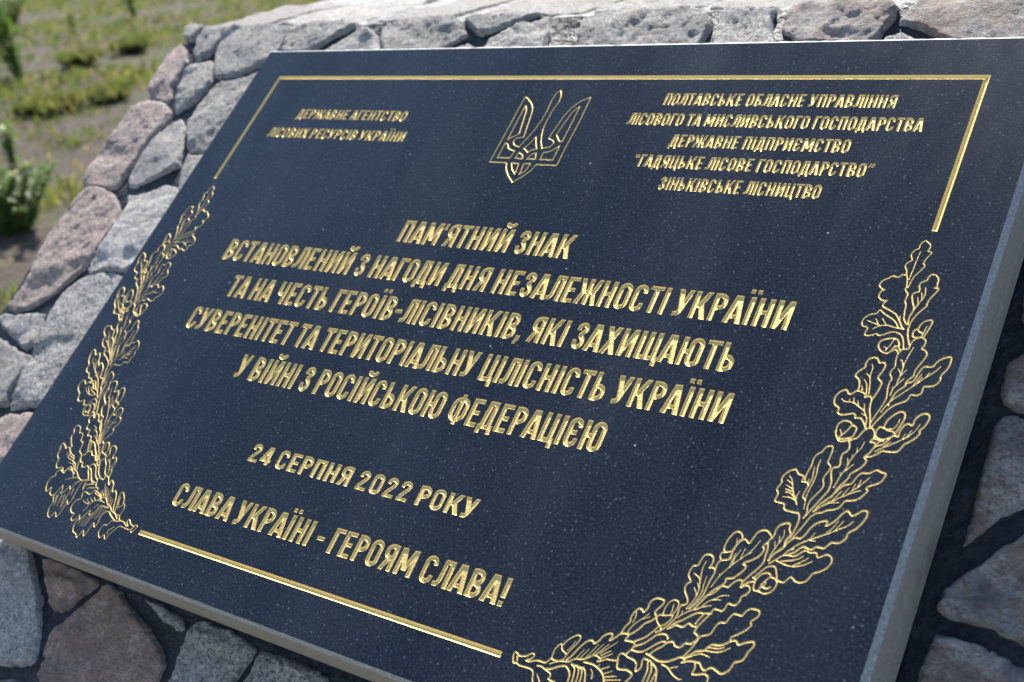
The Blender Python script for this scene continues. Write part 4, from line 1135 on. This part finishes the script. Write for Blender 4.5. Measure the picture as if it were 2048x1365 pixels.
# ---- raster to meshes: gilded cuts below the surface, polished face with matching holes
def extract():
    ins = SDF < 0
    c00, c10, c11, c01 = ins[:-1, :-1], ins[1:, :-1], ins[1:, 1:], ins[:-1, 1:]
    cnt = c00.astype(np.int8)+c10+c11+c01
    # owner of a cell: owner of its deepest corner
    s4 = np.stack([SDF[:-1, :-1], SDF[1:, :-1], SDF[1:, 1:], SDF[:-1, 1:]], -1)
    o4 = np.stack([OWN[:-1, :-1], OWN[1:, :-1], OWN[1:, 1:], OWN[:-1, 1:]], -1)
    own = np.take_along_axis(o4, s4.argmin(-1)[..., None], -1)[..., 0]
    gverts = [[] for _ in PARTS]; gfaces = [[] for _ in PARTS]; gmap = [dict() for _ in PARTS]
    fverts, ffaces, fmap = [], [], {}
    jit = rng.standard_normal((NX, NY)).astype(np.float32)
    def gnode(k, i, j):
        key = (i, j); mp = gmap[k]; v = mp.get(key)
        if v is None:
            p = PARTS[k]
            dep = min(p['depth'], max(0.0, -float(SDF[i, j]))*p['slope'])
            dep = max(0.0, dep+p['grain']*float(jit[i, j])*min(1.0, dep/0.0006))
            v = mp[key] = len(gverts[k]); gverts[k].append((X0+i*G, Y0+j*G, -dep))
        return v
    def cross(i, j, a, b):
        na = (i+CO[a][0], j+CO[a][1]); nb = (i+CO[b][0], j+CO[b][1])
        if na > nb: na, nb = nb, na
        sa, sb = float(SDF[na]), float(SDF[nb])
        t = sa/(sa-sb); t = min(0.98, max(0.02, t))
        return (na, nb), (X0+(na[0]+(nb[0]-na[0])*t)*G, Y0+(na[1]+(nb[1]-na[1])*t)*G, 0.0)
    CO = ((0, 0), (1, 0), (1, 1), (0, 1))
    for i, j in np.argwhere(cnt == 4):
        k = int(own[i, j])
        gfaces[k].append((gnode(k, i, j), gnode(k, i+1, j), gnode(k, i+1, j+1), gnode(k, i, j+1)))
    for i, j in np.argwhere((cnt > 0) & (cnt < 4)):
        i = int(i); j = int(j)
        k = int(own[i, j])
        fl = (ins[i, j], ins[i+1, j], ins[i+1, j+1], ins[i, j+1])
        inner, outer = [], []
        for a in range(4):
            b = (a+1) % 4
            ni, nj = i+CO[a][0], j+CO[a][1]
            if fl[a]: inner.append(gnode(k, ni, nj))
            else:
                key = (ni, nj); v = fmap.get(key)
                if v is None:
                    v = fmap[key] = len(fverts); fverts.append((X0+ni*G, Y0+nj*G, 0.0))
                outer.append(v)
            if fl[a] != fl[b]:
                key, pos = cross(i, j, a, b)
                v = gmap[k].get(key)
                if v is None:
                    v = gmap[k][key] = len(gverts[k]); gverts[k].append(pos)
                inner.append(v)
                v = fmap.get(key)
                if v is None:
                    v = fmap[key] = len(fverts); fverts.append(pos)
                outer.append(v)
        if len(inner) > 2: gfaces[k].append(tuple(inner))
        if len(outer) > 2: ffaces.append(tuple(outer))
    # the unbroken rest of the face: one strip per run of a raster row
    free = cnt == 0
    for i in range(NX-1):
        row = np.concatenate([[0], free[i].view(np.int8), [0]])
        d = np.diff(row)
        for a, b in zip(np.where(d == 1)[0], np.where(d == -1)[0]):
            v = len(fverts)
            xa, xb, ya, yb = X0+i*G, X0+(i+1)*G, Y0+a*G, Y0+b*G
            fverts.extend([(xa, ya, 0), (xb, ya, 0), (xb, yb, 0), (xa, yb, 0)])
            ffaces.append((v, v+1, v+2, v+3))
    return gverts, gfaces, fverts, ffaces

gverts, gfaces, fverts, ffaces = extract()

# slab: face with holes + plain margin + chamfer + sawn sides
def build_slab():
    v = list(fverts); f = list(ffaces); mi = [0]*len(ffaces)
    def quad(a, b, c, d, m):
        n = len(v); v.extend([a, b, c, d]); f.append((n, n+1, n+2, n+3)); mi.append(m)
    xe, ye = X0+(NX-1)*G, Y0+(NY-1)*G
    quad((-HX, HB, 0), (HX, HB, 0), (HX, Y0, 0), (-HX, Y0, 0), 0)
    quad((-HX, ye, 0), (HX, ye, 0), (HX, HT, 0), (-HX, HT, 0), 0)
    quad((-HX, Y0, 0), (X0, Y0, 0), (X0, ye, 0), (-HX, ye, 0), 0)
    quad((xe, Y0, 0), (HX, Y0, 0), (HX, ye, 0), (xe, ye, 0), 0)
    # rim rings with slight chipping along the edge
    per = []
    for k in range(200): per.append((-HX+2*HX*k/200, HB, 0, -1))
    for k in range(140): per.append((HX, HB+(HT-HB)*k/140, 1, 0))
    for k in range(200): per.append((HX-2*HX*k/200, HT, 0, 1))
    for k in range(140): per.append((-HX, HT-(HT-HB)*k/140, -1, 0))
    n = len(per)
    ring0 = len(v)
    for x, y, a, b in per: v.append((x, y, 0))
    ring1 = len(v)
    for x, y, a, b in per:
        cx = CH*(1 if x >= HX-1e-6 else -1 if x <= -HX+1e-6 else 0); cy = CH*0.6*(1 if y >= HT-1e-6 else -1 if y <= HB+1e-6 else 0)
        jn = noise.noise(Vector((x*60, y*60, 1)))*0.0008+noise.noise(Vector((x*210, y*210, 1)))*0.0007
        v.append((x+cx, y+cy, (-0.0018 if y >= HT-1e-6 else -0.0042)+jn))
    ring2 = len(v)
    for x, y, a, b in per:
        cx = CH*(1 if x >= HX-1e-6 else -1 if x <= -HX+1e-6 else 0); cy = CH*0.6*(1 if y >= HT-1e-6 else -1 if y <= HB+1e-6 else 0)
        v.append((x+cx, y+cy, -TH))
    for i in range(n):
        j = (i+1) % n
        f.append((ring0+i, ring1+i, ring1+j, ring0+j)); mi.append(1)
        f.append((ring1+i, ring2+i, ring2+j, ring1+j)); mi.append(2)
    f.append(tuple(ring2+i for i in range(n-1, -1, -1))); mi.append(2)
    quad((-HX, HB, -0.006), (HX, HB, -0.006), (HX, HT, -0.006), (-HX, HT, -0.006), 0)
    me = py_mesh('slab', v, f)
    me.polygons.foreach_set('material_index', mi)
    link_mesh('slab', me, [POLISHED, EDGE, SAWN], plaque)
build_slab()

made = []
for k, p in enumerate(PARTS):
    me = py_mesh(p['name'], gverts[k], gfaces[k], True)
    par = plaque if p['parent'] is None else made[p['parent']]
    made.append(link_mesh(p['name'], me, GOLD, par))

# mortar bed between slab and stones
def box_mesh(name, x0, x1, y0, y1, z0, z1):
    v = [(x, y, z) for x in (x0, x1) for y in (y0, y1) for z in (z0, z1)]
    return py_mesh(name, v, [(0, 1, 3, 2), (4, 6, 7, 5), (0, 4, 5, 1), (2, 3, 7, 6), (0, 2, 6, 4), (1, 5, 7, 3)])
link_mesh('mortar_bed', box_mesh('mortar_bed', -.47, .47, -.33, .33, -.10, -TH-0.001), MORTAR, plaque)

# ================================================================== VEGETATION
camp = camo.matrix_world.translation
fw = -(camo.matrix_world.to_3x3() @ Vector((0, 0, 1))); fw.z = 0; fw.normalize()
rt = Vector((fw.y, -fw.x, 0))
def spot(px, py):
    """ground point seen at a picture position: used once to find where the plants of the field stand"""
    f = cam.lens/36.0*2048
    d = camo.matrix_world.to_3x3() @ Vector(((px-1024)/f, -(py-682.5)/f, -1))
    t = -camp.z/d.z
    return camp+d*t

def build_grass():
    n = 90000
    ang = rng.uniform(-0.62, 0.35, n)
    dist = 1.8+rng.random(n)**1.5*24
    h = np.zeros(n)
    V = []; Fl = []; Cc = []
    for a, d in zip(ang, dist):
        dirv = fw*math.cos(a)+rt*math.sin(a)
        x, y = camp.x+dirv.x*d, camp.y+dirv.y*d
        if -0.95 < x < 0.95 and -1.2 < y < 1.0: continue
        al = x*0.81+y*0.58; ac = -x*0.58+y*0.81
        k = noise.noise(Vector((al*0.5, ac*1.25, 0)))+0.5*noise.noise(Vector((x*2.2, y*2.2, 4)))+0.035*(d-5)
        if k < 0.15 and random.random() < 0.90: continue
        dry = random.random() < (0.75 if k < 0.10 else 0.30)
        hh = random.uniform(0.025, 0.065)*(1.0+1.0*min(1.0, max(0, k)))*(0.6 if dry else 1)
        w = random.uniform(0.003, 0.007)*(1+d*0.10)
        t = random.uniform(0, 6.28); lx, ly = math.cos(t), math.sin(t)
        ln = random.uniform(0.1, 0.8)*hh; t2 = random.uniform(0, 6.28)
        bx, by = math.cos(t2)*ln, math.sin(t2)*ln
        z0 = -0.02
        b = len(V)
        V += [(x-lx*w, y-ly*w, z0), (x+lx*w, y+ly*w, z0), (x+bx*.4+lx*w*.8, y+by*.4+ly*w*.8, hh*.65), (x+bx*.4-lx*w*.8, y+by*.4-ly*w*.8, hh*.65), (x+bx, y+by, hh)]
        Fl += [(b, b+1, b+2, b+3), (b+3, b+2, b+4)]
        c = (0.27, 0.215, 0.12) if dry else (0.088+0.06*random.random(), 0.112+0.045*random.random(), 0.044)
        Cc += [c]*5
    me = py_mesh('grass', V, Fl)
    colour_attr(me, np.array(Cc))
    o = link_mesh('grass', me, LEAF)
    o['kind'] = 'stuff'
build_grass()

def leaf_geo(V, F, C, p, dirv, L, wd, col):
    d = dirv.normalized(); s = d.cross(Vector((0, 0, 1)))
    if s.length < 1e-3: s = Vector((1, 0, 0))
    s.normalize()
    b = len(V)
    up = d.cross(s)
    V += [p, p+d*L*.35+s*wd, p+d*L*.75+s*wd*.7, p+d*L+Vector((0, 0, -L*.15)), p+d*L*.75-s*wd*.7, p+d*L*.35-s*wd]
    F += [(b, b+1, b+2, b+3, b+4, b+5)]
    C += [col]*6

def weed(name, loc, height, spread, nst, nleaf, leafL, cols, label, cat, group=None, blade=False):
    root = empty(name, loc, label, cat, group)
    V, F, C = [], [], []; SV, SF, SCc = [], [], []
    for s in range(nst):
        a = random.uniform(0, 6.28); sp = random.uniform(0.1, 1)*spread
        tipv = Vector((math.cos(a)*sp, math.sin(a)*sp, height*random.uniform(.65, 1.0)))
        b0 = Vector((math.cos(a)*sp*.15, math.sin(a)*sp*.15, -0.03))
        b = len(SV); r = 0.006
        for q, rr in ((b0, r), (b0.lerp(tipv, .5)+Vector((0, 0, height*.08)), r*.8), (tipv, r*.3)):
            for kk in range(4):
                SV.append(q+Vector((math.cos(kk*1.57)*rr, math.sin(kk*1.57)*rr, 0))); SCc.append((0.10, 0.13, 0.04))
        for lv in range(2):
            for kk in range(4):
                SF.append((b+lv*4+kk, b+lv*4+(kk+1) % 4, b+lv*4+4+(kk+1) % 4, b+lv*4+4+kk))
        for l in range(nleaf):
            t = random.uniform(.12, 1.0)
            p = b0.lerp(tipv, t)+Vector((0, 0, height*.16*t*(1-t)*2))
            aa = random.uniform(0, 6.28)
            if blade:
                leaf_geo(V, F, C, Vector((p.x, p.y, p.z*.4)), Vector((math.cos(aa)*.5, math.sin(aa)*.5, random.uniform(.5, 1.4))), leafL*random.uniform(.6, 1.3), leafL*random.uniform(.035, .07), random.choice(cols))
            else:
                leaf_geo(V, F, C, p, Vector((math.cos(aa), math.sin(aa), random.uniform(-.3, .8))), leafL*random.uniform(.6, 1.2), leafL*random.uniform(.2, .34), random.choice(cols))
    me = py_mesh('foliage', V, F); colour_attr(me, np.array([tuple(c) for c in C])); link_mesh('foliage', me, LEAF, root)
    me = py_mesh('stem', SV, SF); colour_attr(me, np.array(SCc)); link_mesh('stem', me, LEAF, root)
    return root

bright = [(0.12, 0.22, 0.03), (0.17, 0.27, 0.04), (0.09, 0.16, 0.03)]
dark = [(0.04, 0.075, 0.018), (0.06, 0.10, 0.025), (0.09, 0.12, 0.04)]
grey = [(0.16, 0.19, 0.10), (0.18, 0.20, 0.13), (0.09, 0.13, 0.05)]
weed('leafy_weed', spot(45, 165), 0.78, .26, 16, 30, .075, bright, 'tall bright green leafy weed standing alone left of the monument', 'weed')
weed('bushy_shrub', spot(36, 470), 0.33, .30, 46, 40, .042, grey+bright, 'bushy green shrub with greyish tips left of the pink edge stones', 'shrub')
weed('leafy_weed', spot(270, 40), 0.42, .12, 9, 20, .065, bright, 'small bright green weed sprouting just above the ridge corner of the monument', 'weed')
weed('bushy_shrub', spot(20, 55), 0.5, .5, 44, 34, .055, dark+bright, 'dark green shrub at the far top left edge of the field', 'shrub')
weed('leafy_weed', spot(150, 70), 0.34, .10, 6, 18, .055, bright, 'thin upright green weed standing behind the rounded tuft of grass', 'weed')
weed('leafy_weed', spot(28, 330), 0.26, .12, 8, 18, .05, bright, 'low bright green weed just beyond the dark shrub by the pink edge stones', 'weed')
tl = ['grassy tuft on bare soil nearest to the pink stones at the slope edge', 'rounded tuft of grass midway between tall weed and stone monument', 'farther tuft of grass above the rounded one, nearer the ridge corner', 'wide tuft of grass spreading behind the base of the tall weed']
for (px, py, hh, sp, lb) in ((100, 232, .14, .16, tl[3]), (165, 135, .15, .12, tl[1]), (272, 108, .16, .13, tl[2]), (230, 205, .13, .18, tl[0])):
    weed('grass_tuft', spot(px, py), hh*0.9, sp*1.9, 60, 22, .13, [(0.105, 0.13, 0.045), (0.16, 0.165, 0.075), (0.08, 0.105, 0.04), (0.23, 0.19, 0.11)], lb, 'grass tuft', 'grass tufts on the bare soil', True)
